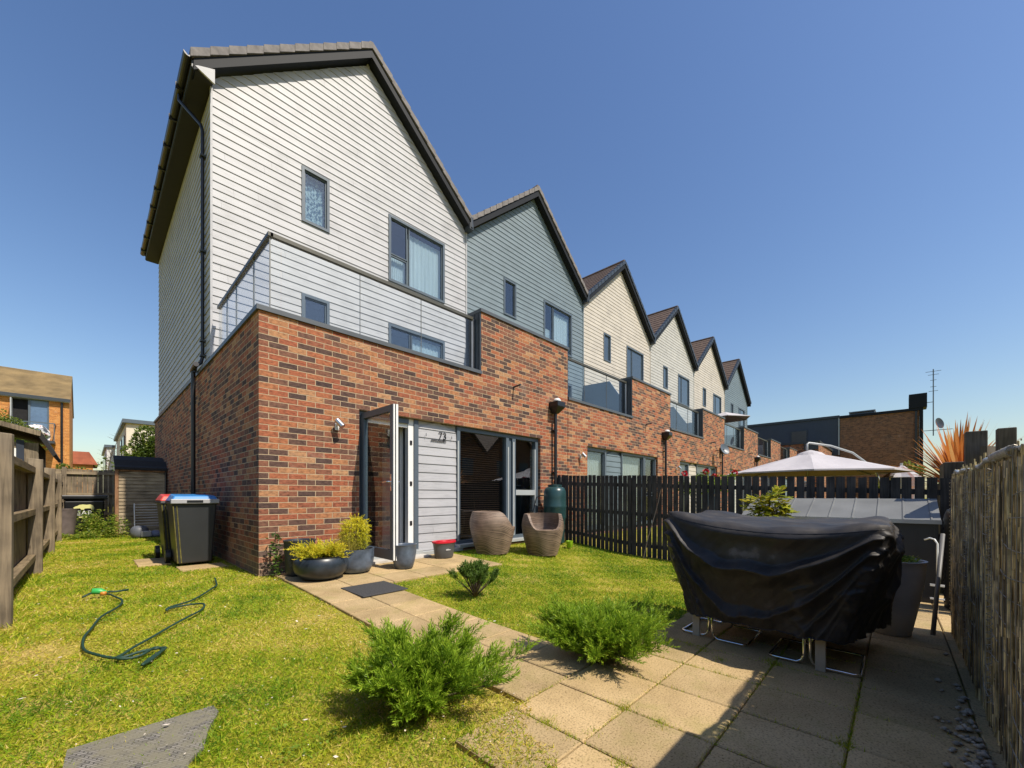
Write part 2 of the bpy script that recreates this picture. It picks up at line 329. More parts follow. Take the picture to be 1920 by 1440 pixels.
def slab_mat():
    m, n, N, L, b = newmat('buff_concrete_slab')
    g = N.new('ShaderNodeNewGeometry')
    no = N.new('ShaderNodeTexNoise'); no.inputs['Scale'].default_value = 2.2; no.inputs['Detail'].default_value = 7; no.inputs['Roughness'].default_value = .6; L.new(g.outputs['Position'], no.inputs[0])
    r = ramp(N, [(.3,(.33,.24,.125)),(.5,(.44,.325,.175)),(.7,(.52,.39,.22))]); L.new(no.outputs[0], r.inputs[0])
    n2 = N.new('ShaderNodeTexNoise'); n2.inputs['Scale'].default_value = 110; n2.inputs['Detail'].default_value = 4; L.new(g.outputs['Position'], n2.inputs[0])
    r2 = ramp(N, [(.32,(.50,.48,.42)),(.45,(.95,.95,.92)),(.7,(1.15,1.12,1.08))]); L.new(n2.outputs[0], r2.inputs[0])
    mu = N.new('ShaderNodeMix'); mu.data_type = 'RGBA'; mu.blend_type = 'MULTIPLY'; mu.inputs[0].default_value = 1; L.new(r.outputs[0], mu.inputs[6]); L.new(r2.outputs[0], mu.inputs[7])
    n3 = N.new('ShaderNodeTexNoise'); n3.inputs['Scale'].default_value = 3.6; n3.inputs['Detail'].default_value = 9; n3.inputs['Roughness'].default_value = .75; L.new(g.outputs['Position'], n3.inputs[0])
    r3 = ramp(N, [(.50,(0,0,0)),(.72,(.6,.6,.6))]); L.new(n3.outputs[0], r3.inputs[0])
    m3 = N.new('ShaderNodeMix'); m3.data_type = 'RGBA'; L.new(r3.outputs[0], m3.inputs[0]); L.new(mu.outputs[2], m3.inputs[6]); m3.inputs[7].default_value = (.27,.24,.075,1)
    at = N.new('ShaderNodeAttribute'); at.attribute_name = 'tint'; r4 = ramp(N, [(0,(.86,.86,.86)),(1,(1.1,1.08,1.05))]); L.new(at.outputs['Fac'], r4.inputs[0])
    m4 = N.new('ShaderNodeMix'); m4.data_type = 'RGBA'; m4.blend_type = 'MULTIPLY'; m4.inputs[0].default_value = 1; L.new(m3.outputs[2], m4.inputs[6]); L.new(r4.outputs[0], m4.inputs[7])
    L.new(m4.outputs[2], b.inputs['Base Color']); b.inputs['Roughness'].default_value = .9; b.inputs['Specular IOR Level'].default_value = .2
    bu = N.new('ShaderNodeBump'); bu.inputs['Strength'].default_value = .5; bu.inputs['Distance'].default_value = .004; L.new(n2.outputs[0], bu.inputs['Height']); L.new(bu.outputs[0], b.inputs['Normal'])
    return m
def paving():
    rnd = random.Random(4); V = []; tint = []
    def slab(x0, x1, y0, y1, j=.0035):
        x0 += j; x1 -= j; y0 += j; y1 -= j; dz = rnd.uniform(-.003, .003); tx = rnd.uniform(-.006, .006); t = rnd.random()
        def p(x, y, z): return (x, y, float(G(x, y)) + z - .008 + dz*.6 + tx*.5*(x-x0))
        e = .006
        q = [(x0,y0),(x1,y0),(x1,y1),(x0,y1)]; qi = [(x0+e,y0+e),(x1-e,y0+e),(x1-e,y1-e),(x0+e,y1-e)]
        V.extend([p(*a, .016) for a in qi]); tint.append(t)
        for k in range(4):
            a, c = q[k], q[(k+1) % 4]; ai, ci = qi[k], qi[(k+1) % 4]
            V.extend([p(*a, .011), p(*c, .011), p(*ci, .016), p(*ai, .016)]); V.extend([p(*a, -.05), p(*c, -.05), p(*c, .011), p(*a, .011)]); tint.extend([t, t])
    # strip in front of the door
    for i in range(6):
        for k in range(3):
            slab(.13+.45*i+.0, .13+.45*(i+1), -1.42+.45*k, -1.42+.45*(k+1))
    # path
    for i in range(2):
        for k in range(7):
            slab(.13+.385*i, .13+.385*(i+1), -1.42-.41*(k+1), -1.42-.41*k)
    # patio
    for i in range(-2, 15):
        for k in range(5):
            x0 = .04+.38*i; y1 = -4.29-.42*k if k else -4.29
            if i < -1 and k < 1: continue
            slab(x0, x0+.38, y1-.42, y1)
    # stepping slabs by the bins
    slab(-.98,-.62,1.9,2.3); slab(-.98,-.62,2.36,2.76); slab(-.62,-.1,1.1,1.5)
    o = polys('paving', V, 4, slab_mat(), tint=tint)
    tag(o, 'buff concrete slab path and patio with weedy joints', 'paving', kind='structure')
paving()

# ------------------------------------------------------------------ terrace of houses
P = 6.0; YG = 3.35; YV = 3.13; AX = 3.10; ZT = 11.47; SL = .845; YB = 11.3
def clad(mb, u0, u1, z0, ztop, holes=(), step=.15, lip=.016, origin=0, flip=1, axis='x', plane=0.0):
    """lapped boards on a vertical plane. ztop(u) gives the upper limit; boards face -axis normal"""
    us = None
    z = z0
    def inv(zz):   # range of u where ztop(u) >= zz, by sampling
        a, c = u0, u1
        n = 400; ok = [u0+(u1-u0)*i/n for i in range(n+1) if ztop(u0+(u1-u0)*i/n) >= zz-1e-6]
        return (ok[0], ok[-1]) if ok else None
    while True:
        zt = z + step
        cuts = sorted({z, zt} | {h[k] for h in holes for k in (2, 3) if z < h[k] < zt})
        any_ = False
        for a, c in zip(cuts[:-1], cuts[1:]):
            ra = inv(a); rc = inv(c)
            if ra is None: continue
            any_ = True
            if rc is None: mid = (ra[0]+ra[1])/2; rc = (mid, mid)
            da = lip*(1-(a-z)/step); dc = lip*(1-(c-z)/step)+.002
            ivs = [(ra[0], ra[1], rc[0], rc[1])]
            for h in sorted(holes):
                if h[2] <= a+1e-6 and h[3] >= c-1e-6:
                    new = []
                    for (l0, r0, l1, r1) in ivs:
                        if h[0] > l0 and h[1] < r0: new += [(l0, h[0], l1, h[0]), (h[1], r0, h[1], r1)]
                        else: new.append((l0, r0, l1, r1))
                    ivs = new
            for (l0, r0, l1, r1) in ivs:
                def Q(u, d, zz): return (u, plane-d, zz) if axis == 'x' else (plane-d, u, zz)
                vs = [Q(l0,da,a), Q(r0,da,a), Q(r1,dc,c), Q(l1,dc,c), Q(l0,-.03,a), Q(r0,-.03,a)]
                mb.add(vs, [(0,1,2,3)] + ([(4,5,1,0)] if a == z else []))
        if not any_ or z > 13: break
        z = zt
    return mb

def window(par, x0, x1, z0, z1, y, layout, gl, mat=None, fw=.06, curtain=None, name='window', deep=.07, far=False):
    """frame set into the wall plane y, outer face slightly proud; layout = list of pane rects (fractions)"""
    mat = mat or DARK
    f = MB()
    f.box(x0, x1, y-.035, y+deep, z1-fw, z1); f.box(x0, x1, y-.035, y+deep, z0, z0+fw)
    f.box(x0, x0+fw, y-.035, y+deep, z0+fw, z1-fw); f.box(x1-fw, x1, y-.035, y+deep, z0+fw, z1-fw)
    ix0, ix1, iz0, iz1 = x0+fw, x1-fw, z0+fw, z1-fw
    panes = []
    for (a, b, c, d) in layout:
        px0, px1 = ix0+(ix1-ix0)*a, ix0+(ix1-ix0)*b; pz0, pz1 = iz0+(iz1-iz0)*c, iz0+(iz1-iz0)*d
        s = .025
        f.box(px0, px1, y+.005, y+.05, pz1-s, pz1); f.box(px0, px1, y+.005, y+.05, pz0, pz0+s)
        f.box(px0, px0+s, y+.005, y+.05, pz0+s, pz1-s); f.box(px1-s, px1, y+.005, y+.05, pz0+s, pz1-s)
        panes.append((px0+s, px1-s, pz0+s, pz1-s))
    w_ = f.build(name, mat, par)
    for (a, b, c, d) in panes:
        MB().box(a, b, y+.025, y+.029, c, d).build('pane', gl, w_)
    if not far:
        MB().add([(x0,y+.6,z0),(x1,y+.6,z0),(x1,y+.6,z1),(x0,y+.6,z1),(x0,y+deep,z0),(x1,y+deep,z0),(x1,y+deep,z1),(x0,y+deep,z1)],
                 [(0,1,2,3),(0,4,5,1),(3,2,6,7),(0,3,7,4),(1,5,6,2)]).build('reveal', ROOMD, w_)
    if curtain:
        for (a, b, c, d, m_) in curtain:
            cb = MB(); n = 26; pts = [(a+(b-a)*i/n, y+.13+.012*math.sin(i*2.1)) for i in range(n+1)]
            for i in range(n): cb.add([(pts[i][0],pts[i][1],c),(pts[i+1][0],pts[i+1][1],c),(pts[i+1][0],pts[i+1][1],d),(pts[i][0],pts[i][1],d)], [(0,1,2,3)])
            cb.build('curtain', m_, w_)
    return w_

def lace_mat():
    m, n, N, L, b = newmat('lace_film')
    g = N.new('ShaderNodeNewGeometry'); v = N.new('ShaderNodeTexNoise'); v.inputs['Scale'].default_value = 22; v.inputs['Detail'].default_value = 5; L.new(g.outputs['Position'], v.inputs[0])
    r = ramp(N, [(.45,(.10,.20,.30)),(.54,(.65,.78,.85))]); L.new(v.outputs[0], r.inputs[0]); L.new(r.outputs[0], b.inputs['Base Color']); return m
LACE = lace_mat()
BLINDW = M('white_vertical_blind', (.74,.80,.84), .7, .12, 2, stretch=(16,16,.4))

def downpipe(par, x, z1, hopper=True, y=-.085):
    d = MB().tube([(x,y,-.02),(x,y,z1)], .036, 12)
    o = d.build('downpipe', BLACK, par, smooth=True, auto=50)
    for z in (.45, 1.5, 2.45): MB().box(x-.055,x+.055,y-.012,0-.001,z,z+.03).build('pipe_bracket', BLACK, o)
    if hopper:
        h = MB(); cx, cy = x, -.14
        h.hexa([(cx-.05,cy+.0,z1-.02),(cx+.05,cy+.0,z1-.02),(cx+.05,-.02,z1-.02),(cx-.05,-.02,z1-.02),
                (cx-.14,cy-.12,z1+.12),(cx+.14,cy-.12,z1+.12),(cx+.14,-.003,z1+.12),(cx-.14,-.003,z1+.12)])
        h.box(cx-.14,cx+.14,cy-.12,-.003,z1+.12,z1+.24)
        h.build('hopper', BLACK, o, bevel=.012)
        MB().lathe([(.06,.0),(.088,.02),(.085,.05),(.05,.085),(.01,.095)], 16, (cx,-.13,z1+.235)).build('hopper_dome', WHITEP, o, smooth=True)

SEAM = M('seam_grey', (.19,.19,.18), .4, .1)
def house(k, claddings, label):
    main = k == 0; last = k == 5
    r = empty('terraced_house', (P*k, 0, 0), label=label, cat='house', group='terraced houses in the gabled row')
    x0 = 0 if main else .455
    # brick
    b = MB(); ox0, ox1, oz = 1.285, 5.43, 2.25
    b.box(x0, ox0, 0, .3, -.35, 3.28); b.box(ox1, 6.44, 0, .3, -.35, 3.28); b.box(ox0, ox1, 0, .3, oz, 3.28)
    b.box(ox0, ox1, 0, .3, -.35, .02); b.box(3.68, 6.44, 0, .42, 3.28, 4.46)
    if main: b.box(0, .3, .3, YB, -.2, 3.28)
    b.build('brick_wall', BR, r)
    if not main: pass
    # weathered metal lintel shadow gap and copings
    c = MB()
    c.box(x0-(.03 if main else 0), 3.68, -.03, .33, 3.28, 3.34)
    c.box(3.65, 6.47, -.03, .45, 4.46, 4.52)
    if main: c.box(-.03, .13, .33, YB+.03, 3.28, 3.34)
    c.build('coping', COPING, r)
    rc = MB().box(3.655, 3.679, .003, .42, 3.34, 4.46).box(6.441, 6.462, .003, .42, 3.34, 4.46); rc.box(3.70,6.42,.421,.44,3.1,4.46)
    for i in range(4): rc.box(3.645, 3.655, .06+.1*i, .075+.1*i, 3.34, 4.46)
    rc.build('return_panel', DARK, r)
    MB().box(.1, 6.1, .30, YG-.01, 3.02, 3.12).build('terrace_floor', M('terrace_deck', (.18,.17,.16), .8, .2, 5), r)
    # divider between terraces
    if k < 5:
        MB().prism([(YG-.02,3.12),(YG-.02,5.34),(2.16,5.30),(1.55,4.42),(.46,4.42),(.46,3.12)], 6.08, 6.12, 'x').build('terrace_divider', BLUEG, r)
    # cladding
    holes = [(1.633,2.204,6.75,7.91), (3.63,5.32,6.27,7.90), (1.633,2.204,4.15,5.24), (3.63,5.32,3.12,5.22)]
    if main: holes = holes
    zg = lambda u: ZT-.33-SL*abs(u-AX)
    cm = clad(MB(), .10 if main else .11, 6.09, 3.15, zg, holes, plane=YG)
    cm.add([(.1,YG+.03,3.1),(6.1,YG+.03,3.1),(6.1,YG+.03,zg(6.1)),(AX,YG+.03,zg(AX)),(.1,YG+.03,zg(.1))], [])
    cm.build('gable_cladding', claddings, r)
    MB().box(6.075, 6.115, YG-.03, YG+.02, 3.12, zg(6.1)-.02).build('corner_trim', claddings, r)
    if main: MB().box(.075, .11, YG-.03, YG+.02, 3.34, 8.45).build('corner_trim', claddings, r)
    if main:
        clad(MB(), YG, YB, 3.40, lambda u: 8.45, (), axis='y', plane=.10).build('side_cladding', claddings, r)
        MB().box(.101, .12, YG+.04, YB, 3.34, 8.5).build('backing', DARK, r)
    if last:
        MB().box(6.12, 6.2, YG, YB, 3.1, 8.7).build('side_cladding', claddings, r)
    # windows of the gable
    gl = GLASS if k < 2 else FARGL; far = k >= 2
    window(r, *holes[0], YG, [(0,1,0,1)], gl, FRAME, .055, [(1.66,2.18,6.78,7.88,LACE)] if main else None, far=far)
    w2 = [(0,.30,.42,1),(0,.30,0,.40),(.33,1,0,1)] if k == 0 else [(0,.30,0,1),(.33,1,0,1)]
    window(r, *holes[1], YG, w2, gl, FRAME, .06, [(4.25,5.27,6.32,7.75,BLINDW),(3.68,4.15,6.3,7.0,BLINDW)] if k < 2 else [(4.3,5.2,6.3,7.6,CURT)], far=far)
    window(r, *holes[2], YG, [(0,1,0,1)], gl, FRAME, .06, far=far)
    window(r, *holes[3], YG, [(0,.36,0,1),(.38,1,0,1)], gl, FRAME, .06, [(4.35,5.27,3.2,5.1,BLINDW)] if k < 2 else None, name='terrace_door', far=far)
    # roof: tiled slopes in stepped courses, running back
    xl = -.22 if main else .10; xr = 6.10 + (.30 if last else 0)
    zt = lambda u: ZT - SL*abs(u-AX)
    rf = MB(); n = 11
    for s, xe in ((-1, xl), (1, xr)):
        for i in range(n):
            ua = AX + (xe-AX)*i/n; ub = AX + (xe-AX)*(i+1)/n
            za = zt(ua)+.0; zb = zt(ub)+.028
            rf.add([(ua,YV+.03,za),(ua,YB+.2,za),(ub,YB+.2,zb),(ub,YV+.03,zb),(ub,YV+.03,zt(ub)),(ub,YB+.2,zt(ub)),(ua,YV+.03,zt(ua)-.12),(ub,YV+.03,zt(ub)-.12),(ua,YB+.2,zt(ua)-.12),(ub,YB+.2,zt(ub)-.12)],
                   [(0,1,2,3),(3,2,5,4),(6,8,9,7),(0,3,7,6),(1,8,9,2)])
    roof = rf.build('roof', ROOF, r)
    MB().tube([(AX,YV+.02,ZT+.01),(AX,YB+.2,ZT+.01)], .07, 8).build('ridge_tiles', ROOF if not main else TILE, roof)
    # verge tiles: overlapping caps up each front edge
    vt = MB(); nv = 12
    for s, xe in ((-1, xl-.02), (1, xr)):
        for i in range(nv):
            ua = AX+(xe-AX)*(i)/nv; ub = AX+(xe-AX)*(i+1.0)/nv
            o_ = .012
            p = [(ub,YV-.03-o_,zt(ub)-.10),(ub,YV+.12,zt(ub)-.10),(ua,YV+.12,zt(ua)-.115),(ua,YV-.03,zt(ua)-.115),
                 (ub,YV-.03-o_,zt(ub)+.05),(ub,YV+.12,zt(ub)+.05),(ua,YV+.12,zt(ua)+.03),(ua,YV-.03,zt(ua)+.03)]
            vt.hexa(p)
    vt.build('verge_tiles', TILE if k < 2 else DARK, roof)
    bb = MB()
    for s, xe in ((-1, xl+.03), (1, xr-.005)):
        bb.add([(AX,YV,zt(AX)-.115),(xe,YV,zt(xe)-.115),(xe,YV,zt(xe)-.31),(AX,YV,zt(AX)-.31),(AX,YV+.025,zt(AX)-.115),(xe,YV+.025,zt(xe)-.115),(xe,YV+.025,zt(xe)-.31),(AX,YV+.025,zt(AX)-.31)],
               [(0,1,2,3),(4,7,6,5),(3,2,6,7),(1,5,6,2)])
        bb.add([(AX,YV+.025,zt(AX)-.30),(xe,YV+.025,zt(xe)-.30),(xe,YG+.05,zt(xe)-.30),(AX,YG+.05,zt(AX)-.30)], [(0,1,2,3)])
    bb.build('barge_board', BARGE, roof)
    if not last:   # valley outlet
        MB().box(6.03,6.17,YV-.04,YG-.02,8.58,8.76).box(6.06,6.14,YV-.06,YV-.02,8.62,8.92).build('valley_outlet', DARK, roof, bevel=.01)
    if main:
        MB().box(-.20,.10,YV+.03,YB+.2,8.42,8.46).build('soffit', SOFF, roof)
        MB().add([(-.17,YV-.004,8.46),(.11,YV-.004,8.34),(.11,YV-.004,8.60),(-.13,YV-.004,8.49),(-.17,YV+.03,8.46),(.11,YV+.03,8.34),(.11,YV+.03,8.60),(-.13,YV+.03,8.49)],
                 [(0,1,2,3),(4,7,6,5),(0,4,5,1),(1,5,6,2)]).build('box_end', WHITE, roof)
        gu = MB(); prof = [(.065*math.cos(a), .065*math.sin(a)) for a in np.linspace(math.pi, 2*math.pi, 9)]
        pr = [(-.27+p[0], 8.60+p[1]) for p in prof] + [(-.27+.058, 8.60), (-.27+.0, 8.55), (-.27-.058, 8.60)]
        gu.prism(pr, YV-.02, YB+.2, 'y'); g_ = gu.build('gutter', BLACK, roof)
        for y in np.arange(3.9, YB, .9): MB().prism([(-.345,8.61),(-.345,8.52),(-.195,8.52),(-.195,8.61)], y, y+.05, 'y').build('gutter_bracket', BLACK, g_)
        MB().box(-.215,-.19,YV+.03,YB+.2,8.44,8.66).build('fascia', DARK, roof)
        dp = MB().tube([(-.27,4.10,8.56),(-.27,4.10,8.44),(-.20,4.02,8.32),(.02,3.86,8.02),(.045,3.84,7.9),(.045,3.84,3.62),(.02,3.84,3.50),(-.06,3.84,3.42),(-.075,3.84,3.30)], .030, 10)
        d_ = dp.build('downpipe', BLACK, r, smooth=True, auto=50)
        MB().tube([(-.085,3.92,3.36),(-.085,3.92,-.02)], .036, 10).build('lower_downpipe', BLACK, d_, smooth=True, auto=50)
        MB().tube([(-.09,3.60,3.40),(-.09,3.98,3.35)], .045, 10).build('pipe_branch', BLACK, d_, smooth=True, auto=50)
        for z in (7.4,5.6,3.9,3.62): MB().box(-.0,.10,3.78,3.90,z,z+.03).build('pipe_bracket', DARK, d_)
    # glass balustrade
    zr = 4.33; yr = .17
    seams = [.30, 1.38, 2.46, 3.60] if main else [.47, 1.4, 2.5, 3.60]
    bal = MB().box(.17 if main else .47, 3.60, yr-.03, yr+.03, zr-.0, zr+.05)
    if main: bal.box(.14, .20, yr-.03, 3.12, zr+.001, zr+.051)
    bl = bal.build('balustrade', BRONZE, r)
    for a, b_ in zip(seams[:-1], seams[1:]): MB().box(a+.006, b_-.006, yr-.006, yr+.006, 3.34, zr).build('glass_panel', BALGL, bl)
    for a in seams[1:-1]: MB().box(a-.002, a+.002, yr-.009, yr+.009, 3.34, zr).build('glass_seam', SEAM, bl)
    if main:
        for a in (.905, 1.885, 2.505): MB().box(.160, .180, a-.003, a+.003, 3.34, zr).build('glass_seam', SEAM, bl)
        MB().box(.162, .176, yr-.008, yr+.006, 3.34, zr).build('glass_seam', SEAM, bl)
    if main:
        MB().box(.17, .294, yr-.006, yr+.006, 3.34, zr).build('glass_panel', BALGL, bl)
        for a, b_ in ((.19,.90),(.91,1.88),(1.89,2.5),(2.51,3.12)): MB().box(.164, .176, a, b_, 3.34, zr).build('glass_panel', BALGL, bl)
    MB().box(3.60,3.64,.15,.19,3.34,4.35).build('end_post', STEEL, bl)
    # overflow spout and flood light
    MB().tube([(4.57,0,3.21),(4.57,-.20,3.23)], .018, 8).build('overflow_spout', DARK, r)
    fl = MB().box(.93,.98,-.03,0,1.90,2.0).build('security_light', WHITEP, r, bevel=.006)
    MB().tube([(.95,-.03,1.97),(.95,-.08,1.99)], .015, 8).build('light_arm', WHITEP, fl)
    MB().tube([(.925,-.085,2.03),(.98,-.15,1.94)], .04, 12).build('lamp_head', STEEL, fl, smooth=True, auto=40)
    if k < 4: downpipe(r, 5.86, 2.86)
    # ground floor opening
    y = .10; W = MB()
    if not main:
        f = window(r, 1.29, 2.32, .10, 2.24, y, [(0,1,0,1)], GLASS if k < 2 else FARGL, FRAME, .08, [(1.4,2.25,.2,2.1,CURT)] if k == 1 else None, far=far, name='glazed_door')
        pm = clad(MB(), 2.33, 3.15, .15, lambda u: 2.22, (), plane=y); pm.build('infill_panel', claddings, r)
        MB().box(2.33,3.15,y+.02,y+.05,.02,2.24).build('panel_backing', FRAME, r)
        window(r, 3.16, 4.60, .10, 2.24, y, [(0,1,0,1)], GLASS if k < 2 else FARGL, FRAME, .06, [(3.3,4.5,.2,2.15,CURT)] if k < 3 else None, far=far)
        window(r, 4.61, 5.42, .10, 2.24, y, [(0,1,.45,1),(0,1,0,.42)], GLASS if k < 2 else FARGL, FRAME, .07, far=far)
    return r

hs = [house(0, WHITE, 'tall white clad end house with open glazed door and glass corner balcony'),
      house(1, GREYC, 'blue grey clad gabled house directly beside the white end house'),
      house(2, CREAM, 'cream clad gabled house, third along, just past the nearer blue grey one'),
      house(3, CREAM2, 'pale cream clad house, fourth gable along, behind the small terrace parasol'),
      house(4, CREAM, 'cream clad house, fifth gable along, next to the far grey gable'),
      house(5, GREYC, 'farthest gabled house of the row, clad in blue grey boards')]

# details of the end house's ground floor
h0 = hs[0]; y = .10
fr = MB()
fr.box(1.29,1.35,y-.03,y+.07,.10,2.24).box(1.35,2.16,y-.03,y+.07,2.16,2.24).box(2.26,2.34,y-.035,y+.07,.02,2.24)
door_frame = fr.build('door_frame', FRAME, h0)
MB().box(2.16,2.26,y-.01,y+.09,.10,2.24).box(1.35,2.16,y+.01,y+.09,2.10,2.16).build('inner_frame', WHITEP, door_frame)
MB().box(2.19,2.23,y-.02,y-.011,.5,.57).box(2.19,2.23,y-.02,y-.011,1.15,1.22).box(2.19,2.23,y-.02,y-.011,1.82,1.89).build('strike_plate', BLACK, door_frame)
MB().box(1.29,2.34,-.07,y+.1,.03,.10).build('threshold', FRAMEL, door_frame, bevel=.006)
# interior seen through the door and windows
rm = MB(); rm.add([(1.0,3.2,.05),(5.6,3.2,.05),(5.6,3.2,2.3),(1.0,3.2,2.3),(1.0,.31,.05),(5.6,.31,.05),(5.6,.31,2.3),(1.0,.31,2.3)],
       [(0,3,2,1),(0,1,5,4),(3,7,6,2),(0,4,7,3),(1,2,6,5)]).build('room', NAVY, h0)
MB().box(2.14,2.2,.31,.9,.06,2.2).build('inner_wall', WHITEP, h0)
pm = clad(MB(), 2.345, 3.15, .06, lambda u: 2.235, (), plane=y, step=.147); pnl = pm.build('infill_panel', WHITE, h0)
MB().box(2.345,3.15,y+.012,y+.05,.02,2.24).build('panel_backing', WHITE, pnl)
MB().box(2.33,3.2,-.04,y-.02,-.0,.055).build('panel_sill', FRAMEL, pnl)
def big_window():
    f = MB(); a, b, c, d = 3.155, 5.425, .11, 2.24
    for (x0, x1, z0, z1, yy) in ((a,b,2.17,d,0),(a,b,c,c+.06,0),(a,a+.07,c+.06,2.17,0),(b-.09,b,c+.06,2.17,0),(4.42,4.50,c+.06,2.17,0),(4.60,4.70,c+.06,2.17,0)):
        f.box(x0,x1,y-.035+yy,y+.07,z0,z1)
    f.box(4.50,4.60,y+.0,y+.06,c+.06,2.17)
    w_ = f.build('picture_window', FRAME, h0)
    l = MB(); l.box(3.16,3.19,y-.045,y-.036,.17,1.98); l.box(4.46,4.49,y-.045,y-.036,.17,1.98); l.box(4.615,4.655,y-.045,y-.036,.17,2.1)
    l.box(4.70,5.33,y-.045,y+.02,1.0,1.11); l.box(5.30,5.33,y-.045,y+.02,.17,1.0); l.box(5.30,5.33,y-.045,y+.02,1.11,2.0)
    l.build('bright_frame_edges', FRAMEL, w_)
    MB().box(3.225,4.42,y+.02,y+.024,.17,2.17).build('pane', GLASS, w_)
    MB().box(4.70,5.30,y+.02,y+.024,1.11,2.17).build('pane', GLASS, w_)
    MB().box(4.70,5.30,y+.02,y+.024,.17,1.0).build('pane', GLASS, w_)
    s = MB()
    for i in range(46): 
        z = .2+i*.043; s.hexa([(3.26,y+.13,z),(4.40,y+.13,z),(4.40,y+.165,z+.012),(3.26,y+.165,z+.012),(3.26,y+.13,z+.003),(4.40,y+.13,z+.003),(4.40,y+.165,z+.015),(3.26,y+.165,z+.015)])
    s.build('venetian_blind', M('brown_blind_slats', (.055,.028,.02), .5, .1), w_)
    MB().box(3.12,5.44,-.06,y,.05,.11).build('window_sill', FRAMEL, w_, bevel=.006)
big_window()
def open_door():
    x0, x1, ya, yb, z0, z1 = 1.33, 1.395, -.88, .04, .125, 2.20
    f = MB(); t = .085
    f.box(x0,x1,ya+.015,yb,z1-t,z1).box(x0,x1,ya+.015,yb,z0,z0+.13).box(x0,x1,ya+.015,ya+t,z0+.13,z1-t).box(x0,x1,yb-t,yb,z0+.13,z1-t)
    d = f.build('door', FRAME, h0)
    MB().box(x0+.004,x0+.026,ya,ya+.014,z0,z1).box(x0+.04,x1+.006,ya-.004,ya+.014,z0-.004,z1+.002).build('door_edge', WHITEP, d)
    MB().box(x0+.028,x0+.038,ya+.002,ya+.014,z0,z1).build('edge_seal', BLACK, d)
    MB().box(x0+.025,x0+.031,ya+t,yb-t,z0+.13,z1-t).build('pane', GLASS, d)
    h = MB().box(x0-.012,x0-.001,ya+.03,ya+.06,1.05,1.27).tube([(x0-.012,ya+.045,1.17),(x0-.055,ya+.045,1.17),(x0-.06,ya+.06,1.17),(x0-.06,ya+.17,1.165)], .01, 8)
    h.box(x1+.001,x1+.012,ya+.03,ya+.06,1.05,1.27).tube([(x1+.012,ya+.045,1.17),(x1+.055,ya+.045,1.17),(x1+.06,ya+.15,1.165)], .01, 8)
    h.build('handle', CHROME, d, smooth=True, auto=40)
open_door()
MB().box(1.30,2.34,-.30,-.071,-.03,.035).build('door_step', M('pale_step', (.5,.47,.42), .8, .15, 8), h0)
def text(body, size, mat, loc, rot, name, par=None, ext=.002, font=None):
    cu = bpy.data.curves.new(name, 'FONT'); cu.body = body; cu.size = size; cu.extrude = ext; cu.align_x = 'CENTER'
    o = bpy.data.objects.new(name, cu); C.objects.link(o); cu.materials.append(mat); o.location = loc; o.rotation_euler = rot
    bpy.context.view_layer.update()
    me = bpy.data.meshes.new_from_object(o.evaluated_get(bpy.context.evaluated_depsgraph_get()))
    bpy.data.objects.remove(o); o = bpy.data.objects.new(name, me); C.objects.link(o); o.location = loc; o.rotation_euler = rot
    if not me.materials: me.materials.append(mat)
    if par: o.parent = par
    return o
text('73', .18, BLACK, (2.84, .076, 1.97), (R(90),0,0), 'house_number', h0)
sq = MB()    # lettering too small to read: a run of joined strokes
rs = random.Random(3)
for i in range(15):
    x = 2.60+i*.021; sq.box(x, x+.006, .070, .080, 1.925, 1.925+rs.uniform(.022,.034)); sq.box(x, x+.017, .070, .080, 1.925+.024*(i % 2), 1.932+.024*(i % 2))
sq.box(2.60,2.925,.071,.079,1.936,1.940)
sq.build('name_plate_lettering', BLACK, h0)
MB().box(2.48,2.486,.05,.06,1.99,2.04).box(3.02,3.026,.05,.06,1.99,2.04).build('small_hooks', BLACK, h0)
MB().tube([(5.62,-.02,.78),(5.66,-.06,.75),(5.55,-.05,.62),(5.50,-.03,.52),(5.49,-.03,.45)], .012, 6).box(5.45,5.53,-.06,-.001,.36,.46).box(5.54,5.60,-.05,-.001,.36,.44).build('outside_tap', DARK, h0)

# ------------------------------------------------------------------ fences
def g(x, y): return float(G(x, y))
def left_fence():
    r = empty('timber_fence', (-1.93, 0, 0), label='weathered grey timber fence with square posts along the left side of the lawn', cat='fence')
    rs = random.Random(7); X = 1.93
    for y0, h in ((-6.2,1.45),(-3.6,1.45),(-.78,1.47),(2.25,1.46),(4.95,1.47),(7.6,1.47),(10.3,1.5)):
        p = MB(); d = .125 if y0 < 0 else .12; z0 = g(-1.9, y0)-.05
        p.hexa([(-1.985+X,y0,z0),(-1.86+X,y0,z0),(-1.86+X,y0+d,z0),(-1.985+X,y0+d,z0),(-1.98+X,y0,h),(-1.855+X,y0,h-.012),(-1.855+X,y0+d,h-.004),(-1.98+X,y0+d,h+.006)])
        p.build('post', WOODG, r, bevel=.006)
    for z in (.16, .74, 1.27):
        MB().box(-1.99+X+.002, -1.915+X, -6.2, 13.3, z, z+.075).build('rail', WOODY, r, bevel=.004)
    y = -6.2; b = MB()
    while y < 13.3:
        wd = .118; t = rs.uniform(-.01, .015); z0 = g(-2, y)-.02
        b.hexa([(-2.020+X,y,z0),(-2.003+X,y,z0),(-1.994+X,y+wd+.012,z0),(-2.012+X,y+wd+.012,z0),(-2.020+X,y,1.40+t),(-2.003+X,y,1.40+t),(-1.994+X,y+wd+.012,1.40+t),(-2.012+X,y+wd+.012,1.40+t)])
        y += wd
    tag(b.build('boards', WOODG, r), kind='stuff')
left_fence()
